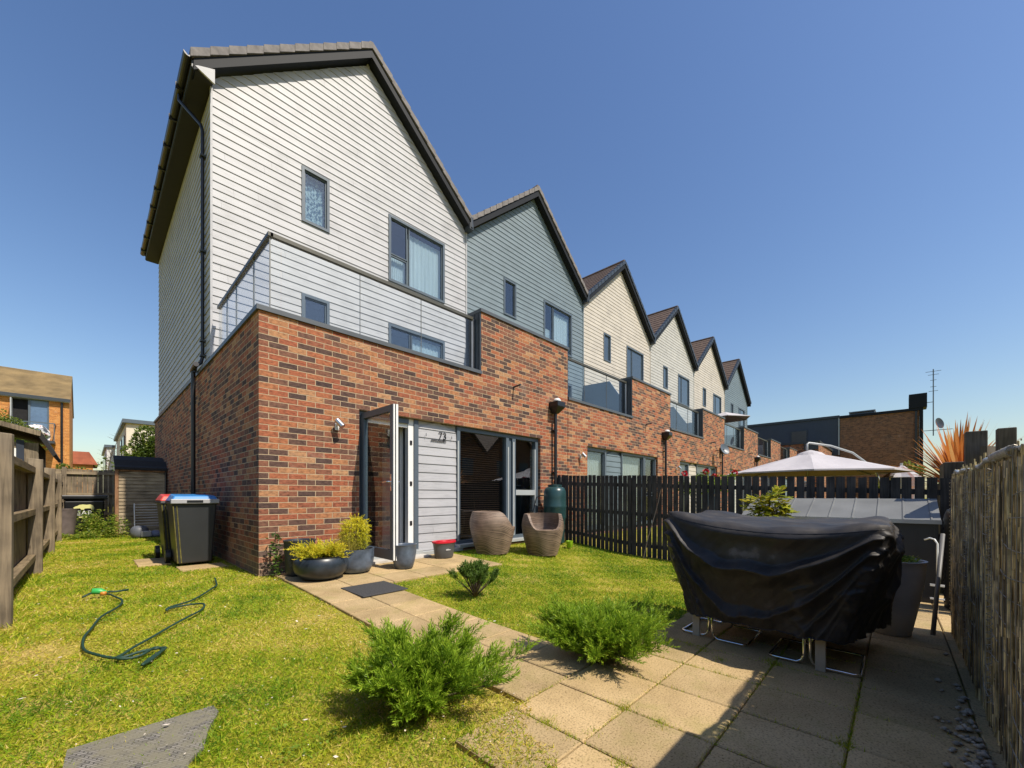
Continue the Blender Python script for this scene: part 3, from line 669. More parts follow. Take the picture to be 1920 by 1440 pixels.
def back_fence():
    r = empty('timber_fence', (-1.0, 13.4, 0), label='tall timber fence across the far end of the side lawn, partly in shade', cat='fence')
    rs = random.Random(9); x = -2.0; b = MB()
    while x < 1.2:
        b.box(x, x+.112, .03, .05+rs.uniform(0,.008), 0, 1.84+rs.uniform(-.012,.012)); x += .118
    b.build('boards', WOODG, r)
    for z in (.35, 1.0, 1.68): MB().box(-2.0, 1.2, -.03, .028, z, z+.08).build('rail', WOODX, r)
    for x in (-.98, .9): MB().box(x-.05, x+.05, -.09, -.031, 0, 1.9).build('post', WOODG, r)
back_fence()
def dark_fence():
    r = empty('picket_fence', (5.95, 0, 0), label='dark stained vertical board fence across the garden to the right of the lawn', cat='fence')
    rs = random.Random(5); y = -.10; n = 0
    top = lambda yy: 1.455+.04*yy*1.0 if yy > -6 else 1.21
    while y > -6.35:
        wd = rs.uniform(.078, .088) if y > -3.6 else rs.uniform(.09, .10); yb = y-wd; t = top(y)+rs.uniform(-.008,.008); z0 = g(5.95, y)-.03
        side = -.035 if n % 2 == 0 else .018
        side = -.035
        lean = rs.uniform(-.004,.004)
        MB().hexa([(side,yb,z0),(side+.016,yb,z0),(side+.016,y,z0),(side,y,z0),(side,yb+lean,t),(side+.016,yb+lean,t),(side+.016,y+lean,t),(side,y+lean,t)]).build('picket', WOODD, r)
        y = yb - (rs.uniform(.014,.022) if y > -3.6 else rs.uniform(.012,.03)); n += 1
    for dz in (-.22, -.78, -1.36):
        m = MB(); N_ = 24
        for i in range(N_):
            a, c = -.02-6.3*i/N_, -.02-6.3*(i+1)/N_
            if dz == -1.36: za, zc = g(5.95,a)+.17, g(5.95,c)+.17
            else: za, zc = top(a)+dz, top(c)+dz
            m.hexa([(-.018,c,zc),(.02,c,zc),(.02,a,za),(-.018,a,za),(-.018,c,zc+.07),(.02,c,zc+.07),(.02,a,za+.07),(-.018,a,za+.07)])
        m.build('rail', WOODD, r)
    for y_ in (-.07,-1.9,-3.8,-5.6): MB().box(.021,.10,y_-.04,y_+.04,g(5.95,y_)-.05,top(y_)-.04).build('post', WOODD, r)
dark_fence()

def reed_mat():
    m, n, N, L, b = newmat('dry_reed')
    a = N.new('ShaderNodeAttribute'); a.attribute_name = 'tint'
    r = ramp(N, [(0,(.20,.155,.09)),(.3,(.45,.34,.16)),(.65,(.68,.52,.24)),(.85,(.55,.46,.32)),(1,(.85,.70,.38))]); L.new(a.outputs['Fac'], r.inputs[0])
    gm = N.new('ShaderNodeNewGeometry'); no = N.new('ShaderNodeTexNoise'); no.inputs['Scale'].default_value = 10; no.inputs['Detail'].default_value = 6; L.new(gm.outputs['Position'], no.inputs[0])
    r2 = ramp(N, [(.38,(.42,.40,.38)),(.60,(1.3,1.28,1.2))]); L.new(no.outputs[0], r2.inputs[0])
    mu = N.new('ShaderNodeMix'); mu.data_type = 'RGBA'; mu.blend_type = 'MULTIPLY'; mu.inputs[0].default_value = 1; L.new(r.outputs[0], mu.inputs[6]); L.new(r2.outputs[0], mu.inputs[7])
    L.new(mu.outputs[2], b.inputs['Base Color']); b.inputs['Roughness'].default_value = .7; return m
def reed_fence():
    r = empty('reed_screen', (3.4, -6.03, 0), label='tan reed screen behind wire mesh on the right edge, beside the shaded patio', cat='screen')
    rng = np.random.default_rng(2); V = []; T = []
    x = -2.6
    while x < 3.42:
        for layer in range(3):
            rad = rng.uniform(.0020, .0040); xx = x + rng.uniform(-.004,.004); yy = rng.normal(0,.006) + (0,-.010,-.020)[layer]
            h = 1.135 + rng.uniform(-.05, .03) + (.035 if rng.random() < .06 else 0)
            lx = rng.normal(0,.010); ly = rng.normal(0,.004); z0 = g(x+0,-6)-.03
            z = z0 - rng.uniform(0,.2); t = rng.random()
            while z < h:
                z2 = min(z+rng.uniform(.05,.24), h); t = np.clip(t+rng.normal(0,.22),0,1); ox, oy = rng.normal(0,.0035), abs(rng.normal(0,.004)); rq = rad*rng.uniform(.7,1.5); lean = rng.normal(0,.012)*(z2-z)/.3
                for k in range(5):
                    a0 = 2*math.pi*k/5; a1 = 2*math.pi*(k+1)/5
                    V += [(xx+ox+rq*math.cos(a0), yy+oy+rq*math.sin(a0), z), (xx+ox+rq*math.cos(a1), yy+oy+rq*math.sin(a1), z),
                          (xx+ox+lean+rq*math.cos(a1), yy+oy+rq*math.sin(a1), z2), (xx+ox+lean+rq*math.cos(a0), yy+oy+rq*math.sin(a0), z2)]; T.append(t)
                z = z2
        x += rng.uniform(.0036, .0056)
    V = np.array(V) - [3.4, 0, 0]
    tag(polys('reeds', V, 4, reed_mat(), r, T), kind='stuff')
    MB().box(-6.0,.0,-.034,-.030,-.15,1.09).box(-6.0,-2.78,-.034,-.010,1.091,1.285).build('sun_block_sheet', WOODP, r)  # added sheet: blocks sun between the reeds, raised end casts the stepped shadow
    WIRE = M('dull_wire', (.38,.35,.30), .5, .2, 20, metal=.5)
    for z in np.arange(.05,1.1,.105):
        pts = [(x_-3.4, .014+.006*math.sin(x_*9+z*7), z+.012*math.sin(x_*3.1+z*20)+.006*math.sin(x_*11)) for x_ in np.arange(-2.6,3.41,.12)]
        MB().tube(pts, .0017, 5).build('tie_wire', WIRE, r)
    vw = MB()
    for x_ in np.arange(.65,3.4,.09): vw.tube([(x_-3.4, .018, -.05), (x_-3.4+.01*math.sin(x_*9), .022, .5), (x_-3.4, .018, 1.12)], .0014, 4)
    tag(vw.build('mesh_wires', WIRE, r), kind='stuff')
    for xx in (1.42, 2.35, 3.30):
        pts = []
        for i in range(260): pts.append((xx-3.4+.014*math.cos(i*.9), .022+.010*math.sin(i*.9), .02+i*.0042))
        MB().tube(pts, .0018, 4).build('wire_coil', WIRE, r)
        MB().box(xx-3.4-.012, xx-3.4+.012, -.07, -.046, -.1, 1.14).build('stake', WOODP, r)
    pts = [(x_-3.4, .005+.010*math.sin(x_*5), 1.150+.012*math.sin(x_*2.3)+.007*math.sin(x_*13)) for x_ in np.arange(.6,3.43,.06)]
    MB().tube(pts, [.012+.004*math.sin(i*1.7) for i in range(len(pts))], 7).build('top_binding', M('silvery_binding', (.42,.43,.42), .4, .3, 14, metal=.4), r, smooth=True)
    pts = [(1.0+.001*i-3.4+.0, .005+.022*math.cos(i*.8), 1.155+.022*math.sin(i*.8)) for i in range(420)]
    MB().tube(pts, .0018, 4).build('wire_coil', WIRE, r)
reed_fence()

# ------------------------------------------------------------------ grass and planting
rng = np.random.default_rng(11)
def pave_mask(x, y, e=.0, og=.09):
    e = e + .025*np.sin(x*9.1+y*4)+.02*np.sin(y*13+x*3)
    a = (x > .13+e) & (x < 2.83-e) & (y > -1.42+e*.5) & (y < .0)
    a |= (x > .13+e*(1+1.2*(y < -2.5))) & (x < .90-e) & (y < -1.0) & (y > -4.4)
    a |= (y < -4.29-e) & (x > .08+.42*(y+4.01)+og+e*(2.0+16*og)) & (x < 5.74)
    a |= (x > -.98) & (x < -.62) & (y > 1.9) & (y < 2.76); a |= (x > -.60) & (y > 1.1) & (y < 1.5)
    return a
def lownoise(x, y, s=1.0):
    return (np.sin(x*2.1*s+1.3*np.sin(y*1.7*s))+np.sin(y*2.9*s+x*1.1*s+2)+np.sin((x-y)*4.3*s+.7)+.8*np.sin((x+y*1.3)*7.9*s)+.6*np.sin((2*x-y)*13*s))/4.4
def grass():
    n = 2100000
    x = rng.uniform(-2.0, 5.92, n); y = rng.uniform(-6.0, 13.35, n)
    w = (x+1.45)*.723+(y+5.706)*.6909; rr = (x+1.45)*.6909-(y+5.706)*.723
    vis = (w > .3) & (np.abs(rr) < w*1.34+.4)
    d = np.hypot(x+1.45, y+5.706)
    keep = vis & (rng.random(n) < np.clip(2.2/np.maximum(d, 1.0), .0, 1)**1.15)
    keep &= ~((x > -.02) & (y > -.02)) & ~pave_mask(x, y)
    dry = lownoise(x, y); keep &= rng.random(n) < np.where(dry > .45, .45, 1)*(1-.5*np.exp(-((x-.02)/.16)**2)*(y < -.8))
    onmat = (y < -3.20) & (y > -3.88) & (x > -1.49) & (x < -1.03-(-3.26-y)*.34); keep &= ~onmat | (rng.random(n) < .10+.5*(lownoise(x*3,y*3) > .35))
    x, y, d, dry = x[keep], y[keep], d[keep], dry[keep]; m = len(x)
    over = (y < -4.29) & (x > -.34)
    P = np.stack([x, y, G(x, y)-.012+.020*over], 1)
    el = rng.uniform(R(8), R(65), m); az = rng.uniform(0, 2*math.pi, m)
    D = np.stack([np.cos(el)*np.cos(az), np.cos(el)*np.sin(az), np.sin(el)], 1)
    L = rng.uniform(.012, .034, m)*(1+.10*d/4)*np.where(dry > .35, .75, 1)*(1+.35*(dry < -.5))
    near_post = np.exp(-((x+1.9)/.10)**2)
    L *= 1+1.6*near_post*(rng.random(m) < .4)
    Wd = rng.uniform(.0022, .0045, m)*(1+.22*d)
    T = np.clip(.50+.42*dry+rng.normal(0,.20,m)+.06*(x < .1)-.10*((x > .9) & (y > -4))+.18*np.exp(-((x-.0)/.25)**2)*(y < -.8)*(y > -4.6), 0, 1)
    o = polys('lawn_grass', tris(P, D, L, Wd, rng), 3, GRASS, tint=T)
    tag(o, 'short mown yellow green lawn grass with dry patches', 'grass', kind='stuff')
    # tufts in the joints and by edges
    Pw = []; 
    joints = [(x_, None) for x_ in (.04+.38*i for i in range(0, 5))]
    for i in range(20):
        if rng.random() < .5: jx = .04+.38*rng.integers(0, 5); jy = rng.uniform(-5.9,-4.3)
        else: jx = rng.uniform(0,1.9); jy = -4.29-.42*rng.integers(0, 4)
        Pw.append((jx, jy, rng.integers(8, 30)))
    Pw += [(1.50,-4.72,140),(1.53,-4.62,90),(1.40,-4.86,110),(1.60,-5.10,160),(1.57,-5.15,120),(.42,-4.70,160),(.40,-4.9,90),(.05,-4.5,200),(.03,-4.9,200),(.80,-5.54,160)]
    Q = []
    for jx, jy, c in Pw:
        Q.append(np.stack([jx+rng.normal(0,.025,c), jy+rng.normal(0,.025,c)], 1))
    for k in range(70):      # thin lines of moss and grass in joints
        jx = .04+.38*rng.integers(0, 6); jy = rng.uniform(-5.6,-4.3); q = np.stack([jx+rng.normal(0,.006,22), jy+rng.uniform(-.14,.14,22)], 1); Q.append(q)
        jy = -4.29-.42*rng.integers(0, 4); jx = rng.uniform(0,2.0); q = np.stack([jx+rng.uniform(-.14,.14,22), jy+rng.normal(0,.006,22)], 1); Q.append(q)
    Q = np.concatenate(Q); m = len(Q)
    P = np.stack([Q[:,0], Q[:,1], G(Q[:,0], Q[:,1])+.004], 1)
    el = rng.uniform(R(20), R(85), m); az = rng.uniform(0, 2*math.pi, m); D = np.stack([np.cos(el)*np.cos(az), np.cos(el)*np.sin(az), np.sin(el)], 1)
    o = polys('joint_weeds', tris(P, D, rng.uniform(.008,.030,m), rng.uniform(.0025,.004,m), rng), 3, GRASS, tint=rng.uniform(.25,.85,m))
    tag(o, 'small grass tufts growing in the joints between patio slabs', 'weeds', kind='stuff')
    # clover and rosettes in the turf
    k = 420; cx_ = rng.uniform(-1.8,5.5,k); cy_ = rng.uniform(-4.9,4,k); ok = ~pave_mask(cx_,cy_,-.05) & ~((cx_ > -.1) & (cy_ > -.1)) & (lownoise(cx_*1.3+5,cy_*1.3) > .0); cx_, cy_ = cx_[ok], cy_[ok]; k = len(cx_)
    x = np.repeat(cx_,26)+rng.normal(0,.035,k*26); y = np.repeat(cy_,26)+rng.normal(0,.035,k*26); m = len(x); P = np.stack([x,y,G(x,y)+rng.uniform(.0,.016,m)],1)
    az = rng.uniform(0,6.28,m); D = norm(np.stack([np.cos(az),np.sin(az),rng.uniform(0,.6,m)],1))
    o = polys('lawn_clover', diamonds(P, D, rng.uniform(.010,.022,m), rng.uniform(.007,.013,m), rng, norm(np.array([0,0,1.])+rng.normal(size=(m,3))*.35)), 4, WEED, tint=np.clip(rng.normal(.42,.15,m),0,1))
    tag(o, 'darker clover and small broad leaved weeds growing in the lawn', 'clover', kind='stuff')
    # petals and flakes
    m = 420; x = rng.uniform(-1.8,1.0,m); y = rng.uniform(-4.6,1.0,m); k = ~pave_mask(x, y); x, y = x[k], y[k]; m = len(x)
    P = np.stack([x, y, G(x, y)+.012+rng.uniform(0,.008,m)], 1); az = rng.uniform(0,6.28,m)
    D = norm(np.stack([np.cos(az), np.sin(az), rng.normal(0,.2,m)], 1)); s = np.where(rng.random(m) < .12, 2.6, 1)
    o = polys('fallen_petals', diamonds(P, D, rng.uniform(.006,.014,m)*s, rng.uniform(.005,.009,m)*s, rng, np.tile([0,0,1.], (m,1))), 4, M('petal', (.70,.62,.52), .7, .1), tint=np.ones(m))
    tag(o, 'pale petals and dry flakes scattered over the left lawn', 'petals', kind='stuff')
grass()

def spray_shrub(name, base, branches, mat, rng, parent=None, nsp=26, nn=24, nl=.016, nw=.0042, spl=.10, up=.25, tbase=.5, start=.25):
    """branches: rows (dx,dy,dz) vectors of whole limbs; sprays of needles along each limb"""
    B = np.array(branches, float); nb = len(B); L = np.linalg.norm(B, axis=1, keepdims=True); U = B/L
    t = rng.uniform(start, 1.0, (nb, nsp)); t[:, 0] = 1
    sag = np.stack([np.zeros((nb,nsp)), np.zeros((nb,nsp)), -.10*L*(t**2)*(1-U[:,2:3])], -1)
    cur = U[:,None,:]*(L*t)[...,None] + sag
    sd = norm(U[:,None,:]*.9 + norm(rng.normal(size=(nb,nsp,3)))*.75 + [0,0,up]); sdl = spl*rng.uniform(.5,1.25,(nb,nsp))*(1.15-.35*t)
    u = np.linspace(.05, 1, nn)[None,None,:,None]
    pts = cur[:,:,None,:] + sd[:,:,None,:]*(sdl[...,None,None]*u) 
    rnd = norm(rng.normal(size=pts.shape)); nd = norm(sd[:,:,None,:]*1.0 + rnd*.62)
    P = pts.reshape(-1,3); D = nd.reshape(-1,3); m = len(P)
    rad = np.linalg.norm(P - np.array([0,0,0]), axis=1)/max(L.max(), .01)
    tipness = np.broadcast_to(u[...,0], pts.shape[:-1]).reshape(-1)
    T = np.clip(tbase - .28 + .30*tipness + .22*np.broadcast_to(t[...,None], pts.shape[:-1]).reshape(-1)*1.0 + rng.normal(0,.10,m), 0, 1)  # inner needles tinted darker for the shrub's own shade, tips lime
    V = diamonds(P, D, nl*rng.uniform(.7,1.3,m), nw*rng.uniform(.7,1.3,m), rng)
    o = polys(name, V.reshape(-1,3), 4, mat, parent, T)
    return o
def limbs_mesh(branches, r0, mat, parent, name='stems'):
    m = MB()
    for b in branches:
        b = Vector(b); L_ = b.length
        m.tube([Vector((0,0,0)), b*.35, b*.7+Vector((0,0,-.02*L_)), b*.97+Vector((0,0,-.08*L_))], [r0, r0*.75, r0*.45, r0*.15], 5)
    return m.build(name, mat, parent, smooth=True)

def juniper(base, label, lens, rng, n=70, seed=0, el=(8,70)):
    x, y = base; lens_ = lens; lens = lambda a: lens_(a)*1.02
    r = empty('juniper_shrub', (x, y, g(x,y)), label=label, cat='shrub', group='spreading green junipers beside the path')
    br = []
    for i in range(n):
        az = rng.uniform(0, 2*math.pi); e = R(rng.uniform(*el)); L_ = lens(az)*rng.uniform(.45,1.02)*(1.28 if rng.random() < .16 else 1)*(1+.12*math.sin(az*3+x*9))*(1-.35*max(0, math.sin(e)-.3))
        br.append((math.cos(az)*math.cos(e)*L_, math.sin(az)*math.cos(e)*L_, math.sin(e)*L_*.95))
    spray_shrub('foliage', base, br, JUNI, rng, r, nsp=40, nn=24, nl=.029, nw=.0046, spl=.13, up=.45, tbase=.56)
    limbs_mesh(br[::2], .009, BARK, r)
    return r
fwd = math.atan2(.6909, .723)
def lens_near(az):      # long away to the right and left as seen from the path
    return .34+.13*abs(math.cos(az-(fwd-math.pi/2)))+.10*max(0, math.cos(az-(fwd-.9)))
juniper((-.30,-3.92), 'bushy green juniper nearest the camera, standing on the lawn left of the path', lens_near, np.random.default_rng(21), 110, el=(24,80))
def lens_far(az): return .38+.28*max(0, math.cos(az-(fwd-math.pi/2)))+.12*max(0, math.cos(az-(fwd+1.9)))
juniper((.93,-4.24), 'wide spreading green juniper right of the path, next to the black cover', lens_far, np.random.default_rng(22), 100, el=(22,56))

def leafball(name, n, rad, mat, rng, parent, c=(0,0,0), leaf=.02, lw=.009, shell=.55, lumps=8, lump=.35, zs=1.0, tb=.55, up=.3, floor=None):
    """leaves spread in lumps through a crown volume; tint random by clump"""
    LC = norm(rng.normal(size=(lumps,3)))*rng.uniform(.35,1-lump*.6,(lumps,1)); LC[:,2] = LC[:,2]*.9
    k = rng.integers(0, lumps, n); dirs = norm(rng.normal(size=(n,3))); rr = rng.uniform(shell,1,n)[:,None]**.7
    P = LC[k]+dirs*rr*lump*rng.uniform(.8,1.1,(lumps,1))[k]
    tint = np.clip(tb+rng.normal(0,.13,n)+rng.normal(0,.12,lumps)[k]+.12*dirs[:,2], 0, 1)
    P = P*rad*np.array([1,1,zs])+np.array(c)
    if floor is not None: P[:,2] = np.maximum(P[:,2], floor+rng.uniform(0,.04,n))
    D = norm(dirs+rng.normal(size=(n,3))*.6+[0,0,up])
    return polys(name, diamonds(P, D, leaf*rng.uniform(.6,1.3,n), lw*rng.uniform(.7,1.3,n), rng).reshape(-1,3), 4, mat, parent, tint)

rb = np.random.default_rng(31)
b = empty('dwarf_shrub', (1.33,-2.52,g(1.33,-2.52)), label='small dark green clipped bush with bare lower stems on the middle lawn', cat='bush')
br = []
for i in range(64):
    az = rb.uniform(0,6.28); e = R(rb.uniform(48,88)); L_ = rb.uniform(.24,.34)
    br.append((math.cos(az)*math.cos(e)*L_*1.15, math.sin(az)*math.cos(e)*L_*1.15, math.sin(e)*L_))
spray_shrub('foliage', None, br, BUSH, rb, b, nsp=22, nn=18, nl=.018, nw=.0055, spl=.07, up=.5, tbase=.62, start=.75)
limbs_mesh(br, .006, BARK, b)

# ------------------------------------------------------------------ pots by the door
POTB = M('mottled_blue_glaze', (.085,.11,.15), .35, .45, 9, .1); POTD = M('dark_slate_glaze', (.022,.030,.040), .35, .5, 7, .1)
POTK = M('black_pot', (.030,.036,.045), .5, .3, 6)
SOIL = M('potting_soil', (.05,.035,.022), .95, .4, 40, .6)
def pot(name, x, y, prof, mat, label, cat='pot', soil=None, sx=1, sy=1, inner=.02):
    r0 = empty(name, (x, y, g(x,y)+.010), label=label, cat=cat)
    rt, zt_ = prof[-1]
    full = prof + [(rt-inner, zt_)] + [(max(p[0]-inner, .01), p[1]) for p in reversed(prof) if p[1] > .05 and p[1] < zt_-.01] + [(.01,.05)]
    MB().lathe(full, 40, (0,0,0), sx, sy).build('vessel', mat, r0, smooth=True, auto=60)
    if soil: MB().lathe([(.001,soil-.01),(np.interp(soil,[p[1] for p in prof],[p[0] for p in prof])-inner-.002,soil-.005),(.002,soil+.012)], 24, (0,0,0), sx, sy).build('soil', SOIL, r0)
    return r0
p1 = pot('planter_bowl', .47, -.72, [(.14,0),(.22,.02),(.285,.09),(.305,.17),(.295,.235),(.275,.26),(.285,.275)], POTD, 'wide dark bowl planter of yellow green juniper at the house corner', 'planter', .25)
rj = np.random.default_rng(41); br = []
for i in range(60):
    az = rj.uniform(0,6.28); L_ = rj.uniform(.12,.34); br.append((math.cos(az)*L_, math.sin(az)*L_, rj.uniform(.02,.16)))
f1 = spray_shrub('foliage', None, br, GOLD, rj, p1, nsp=22, nn=20, nl=.017, nw=.006, spl=.08, up=.3, tbase=.62, start=.1); f1.location.z = .26
p2 = pot('blue_planter', .93, -.62, [(.15,0),(.19,.02),(.225,.09),(.235,.18),(.235,.27),(.24,.30)], POTB, 'round blue grey glazed pot with a golden conifer ball beside the door', 'planter', .27)
cy = np.random.default_rng(42)
def cypress(par, c, rad, zs):
    n = 900; d = norm(cy.normal(size=(n,3))); d[:,2] *= 1.0
    P0 = d*rad*cy.uniform(.55,1,(n,1))*np.array([1,1,zs]); P = np.repeat(P0, 16, 0); u = np.tile(np.linspace(0,1,16), n)[:,None]
    dd = norm(d*np.array([1,1,.5])+cy.normal(size=(n,3))*.5+[0,0,-.55]); Dd = np.repeat(dd,16,0)
    P = P+Dd*u*.06+np.array(c); D = norm(Dd+cy.normal(size=P.shape)*.45)
    T = np.clip(.48+.25*np.repeat(d[:,2],16)+.25*u[:,0]+cy.normal(0,.12,len(P)),0,1)
    return polys('conifer_ball', diamonds(P, D, .016, .0065, cy).reshape(-1,3), 4, THUJ, par, T)
cypress(p2, (.03,.05,.50), .165, 1.35)
m = 700; az = cy.uniform(0,6.28,m); rr = cy.uniform(.0,.10,m); P = np.stack([-.10+np.cos(az)*rr, -.02+np.sin(az)*rr, np.full(m,.27)],1); el = cy.uniform(R(15),R(80),m); a2 = cy.uniform(0,6.28,m)
D = np.stack([np.cos(el)*np.cos(a2)-.1, np.cos(el)*np.sin(a2), np.sin(el)],1)
polys('wispy_grass', tris(P, norm(D), cy.uniform(.15,.34,m), .005, cy), 3, DRYG, p2, cy.random(m))
pot('empty_planter', 1.52, -.83, [(.095,0),(.12,.01),(.145,.10),(.165,.22),(.165,.31),(.175,.325)], POTB, 'small empty blue grey pot standing right of the open door', 'pot')
pk = pot('tall_black_pot', .36, -.33, [(.14,0),(.155,.02),(.165,.20),(.175,.40),(.185,.43)], POTK, 'tall black pot behind the bowl planter against the brick corner', 'pot', .38)
MB().box(-.04,.04,-.172,-.163,.05,.10).build('sticker', WHITEP, pk)
n = 260; P = np.stack([.13+cy.normal(0,.03,n), -.22+cy.normal(0,.03,n), cy.uniform(.02,.52,n)],1); az = cy.uniform(0,6.28,n)
cw = empty('climbing_weed', (0,0,0), label='thin dark climbing weed on the brick corner behind the black pot', cat='weed')
polys('leaves', diamonds(P, norm(np.stack([np.cos(az),np.sin(az),cy.uniform(-.3,.5,n)],1)), .045, .02, cy), 4, BUSH, cw, cy.random(n))
MB().tube([(.12,-.22,0),(.14,-.21,.25),(.12,-.22,.55)], .004, 5).build('stem', BARK, cw)

# mop bucket
RED = M('red_plastic', (.55,.012,.03), .35, .06, 4); GREYP = M('grey_plastic', (.075,.08,.085), .4, .08, 4)
bk = pot('mop_bucket', 2.44, -.50, [(.125,0),(.135,.01),(.155,.16),(.165,.235),(.17,.24)], GREYP, 'grey mop bucket with bright red wringer top in front of the white panel', 'bucket', sx=1.18, sy=.8)
MB().lathe([(.160,.235),(.178,.24),(.18,.262),(.165,.268),(.10,.262),(.07,.20),(.01,.20)], 32, (0,0,0), 1.18, .8).build('wringer', RED, bk, smooth=True, auto=50)
MB().tube([(-.20,0,.25),(-.17,-.06,.275),(0,-.13,.285),(.17,-.06,.275),(.20,0,.25)], .008, 8).build('handle', RED, bk, smooth=True)
MB().box(-.055,.03,-.127,-.122,.13,.137).box(-.05,.0,-.126,-.121,.143,.147).build('maker_mark', WHITEP, bk)

# doormat
mt = MB().box(-.26,.25,-.26,.26,0,.012).build('doormat', M('rubber_mat', (.045,.045,.045), .8, .35, 70, .6), bevel=.004)
mt.location = (.69,-1.61,g(.69,-1.61)+.0095); mt.rotation_euler.x = .014; tag(mt, 'dark grey rubber doormat lying on the path slabs', 'doormat')

# egg chairs
def egg_mat():
    m, n, N, L, b = newmat('brown_wicker')
    tc = N.new('ShaderNodeTexCoord'); sp = N.new('ShaderNodeSeparateXYZ'); L.new(tc.outputs['Object'], sp.inputs[0])
    ml = N.new('ShaderNodeVectorMath'); ml.operation = 'MULTIPLY'; ml.inputs[1].default_value = (1.6,1.6,1.2); L.new(tc.outputs['Object'], ml.inputs[0])
    nz = N.new('ShaderNodeTexNoise'); nz.inputs['Scale'].default_value = 1.05; nz.inputs['Detail'].default_value = .6; L.new(ml.outputs[0], nz.inputs[0])
    ma = N.new('ShaderNodeMath'); ma.operation = 'MULTIPLY_ADD'; ma.inputs[1].default_value = .42; L.new(nz.outputs[0], ma.inputs[0]); L.new(sp.outputs[2], ma.inputs[2])
    cb = N.new('ShaderNodeCombineXYZ'); L.new(ma.outputs[0], cb.inputs[2]); 
    n1 = N.new('ShaderNodeTexNoise'); n1.inputs['Scale'].default_value = 105; n1.inputs['Detail'].default_value = 3; L.new(cb.outputs[0], n1.inputs[0])
    n2 = N.new('ShaderNodeTexNoise'); n2.inputs['Scale'].default_value = 3; n2.inputs['Detail'].default_value = 4; L.new(tc.outputs['Object'], n2.inputs[0])
    ad = N.new('ShaderNodeMath'); ad.operation = 'MULTIPLY_ADD'; ad.inputs[1].default_value = .35; L.new(n2.outputs[0], ad.inputs[0]); L.new(n1.outputs[0], ad.inputs[2])
    r = ramp(N, [(.52,(.022,.015,.012)),(.62,(.080,.056,.042)),(.72,(.28,.20,.145))]); L.new(ad.outputs[0], r.inputs[0])
    L.new(r.outputs[0], b.inputs['Base Color']); b.inputs['Roughness'].default_value = .5
    bu = N.new('ShaderNodeBump'); bu.inputs['Strength'].default_value = .6; bu.inputs['Distance'].default_value = .006; L.new(n1.outputs[0], bu.inputs['Height']); L.new(bu.outputs[0], b.inputs['Normal'])
    return m
EGG = egg_mat()
def egg_chair(x, y, open_az, label, dark=False):
    r0 = empty('tub_chair', (x, y, g(x,y)), label=label, cat='chair', group='brown woven tub chairs in front of the window')
    n = 64; m = MB(); prof_z = np.linspace(0,1,15)
    def rad(z): return .27+.125*math.sin(min(z/.62,1)*math.pi*.5)-.06*max(0,(z-.50)/.25)**1.5
    rows = []
    def rim(a):
        d = abs((a-open_az+math.pi) % (2*math.pi)-math.pi)
        t = ss(np.array((d-.45)/.75)); return .455+.265*float(t)
    V = []
    seq = [('o', u) for u in np.linspace(0,1,16)]+[('i', u) for u in np.linspace(1,0,10)]+[('s', u) for u in (.8,.4,.02)]
    for kind, u in seq:
        for k in range(n):
            a = 2*math.pi*k/n; rz = rim(a); sq_ = 1+.03*math.cos(2*(a-open_az))
            if kind == 'o': z = rz*u; q = rad(z)
            elif kind == 'i': z = .36+(rz-.36)*u + (.012 if u > .95 else 0); q = rad(z)-.05-(.04*(1-u))
            else: z = .36; q = (rad(.36)-.09)*u
            V.append((math.cos(a)*q*sq_, math.sin(a)*q*sq_, z))
    M_ = len(seq)
    F_ = [(i*n+k, i*n+(k+1) % n, (i+1)*n+(k+1) % n, (i+1)*n+k) for i in range(M_-1) for k in range(n)] + [tuple(range(n-1,-1,-1)), tuple((M_-1)*n+k for k in range(n))]
    m.add(V, F_); o = m.build('shell', EGG, r0, smooth=True, auto=50)
    return r0
egg_chair(3.45, -.55, R(-40), 'brown tub chair turned away with its curved back to the camera, left of the pair')
egg_chair(4.20, -1.07, R(-128), 'brown tub chair with its open seat facing the camera, right of the pair')

# water butt
GRN = M('dark_green_plastic', (.018,.05,.052), .3, .1, 4)
wb = pot('water_butt', 5.40, -.42, [(.20,0),(.205,.02),(.205,.30),(.225,.50),(.235,.52),(.238,.54),(.24,.74),(.248,.76),(.24,.78),(.238,.95),(.235,1.08),(.20,1.16),(.13,1.19)], GRN, 'dark green plastic water butt beside the downpipe and dark fence', 'water butt')
MB().lathe([(.12,1.19),(.15,1.19),(.15,1.225),(.01,1.235)], 28).build('lid', GRN, wb, smooth=True, auto=50)
MB().tube([(-.02,.1,.98),(-.15,.28,1.0),(-.22,.33,.95),(-.30,.37,.6),(-.33,.38,.5)], .014, 6).build('filler_hose', BLACK, wb, smooth=True)
lp = pot('lime_pot', 5.22, -.93, [(.045,0),(.055,.01),(.065,.12),(.072,.135)], M('lime_plastic', (.30,.52,.02), .4, .05), 'tiny lime green plant pot on the grass below the water butt', 'pot')
sp_ = empty('leaning_pole', (5.74,-2.25,g(5.74,-2.25)), label='thin pale bare stick leaning against the dark fence', cat='stick')
MB().tube([(0,0,0),(.04,-.06,.35),(.09,-.15,.72),(.12,-.23,1.05),(.13,-.27,1.28)], [.010,.009,.007,.005,.002], 6).build('stick', M('pale_bark', (.34,.25,.19), .8, .2, 20), sp_)
MB().tube([(.065,-.10,.55),(.06,-.20,.62),(.06,-.24,.66)], .003, 5).build('twig', BARK, sp_)

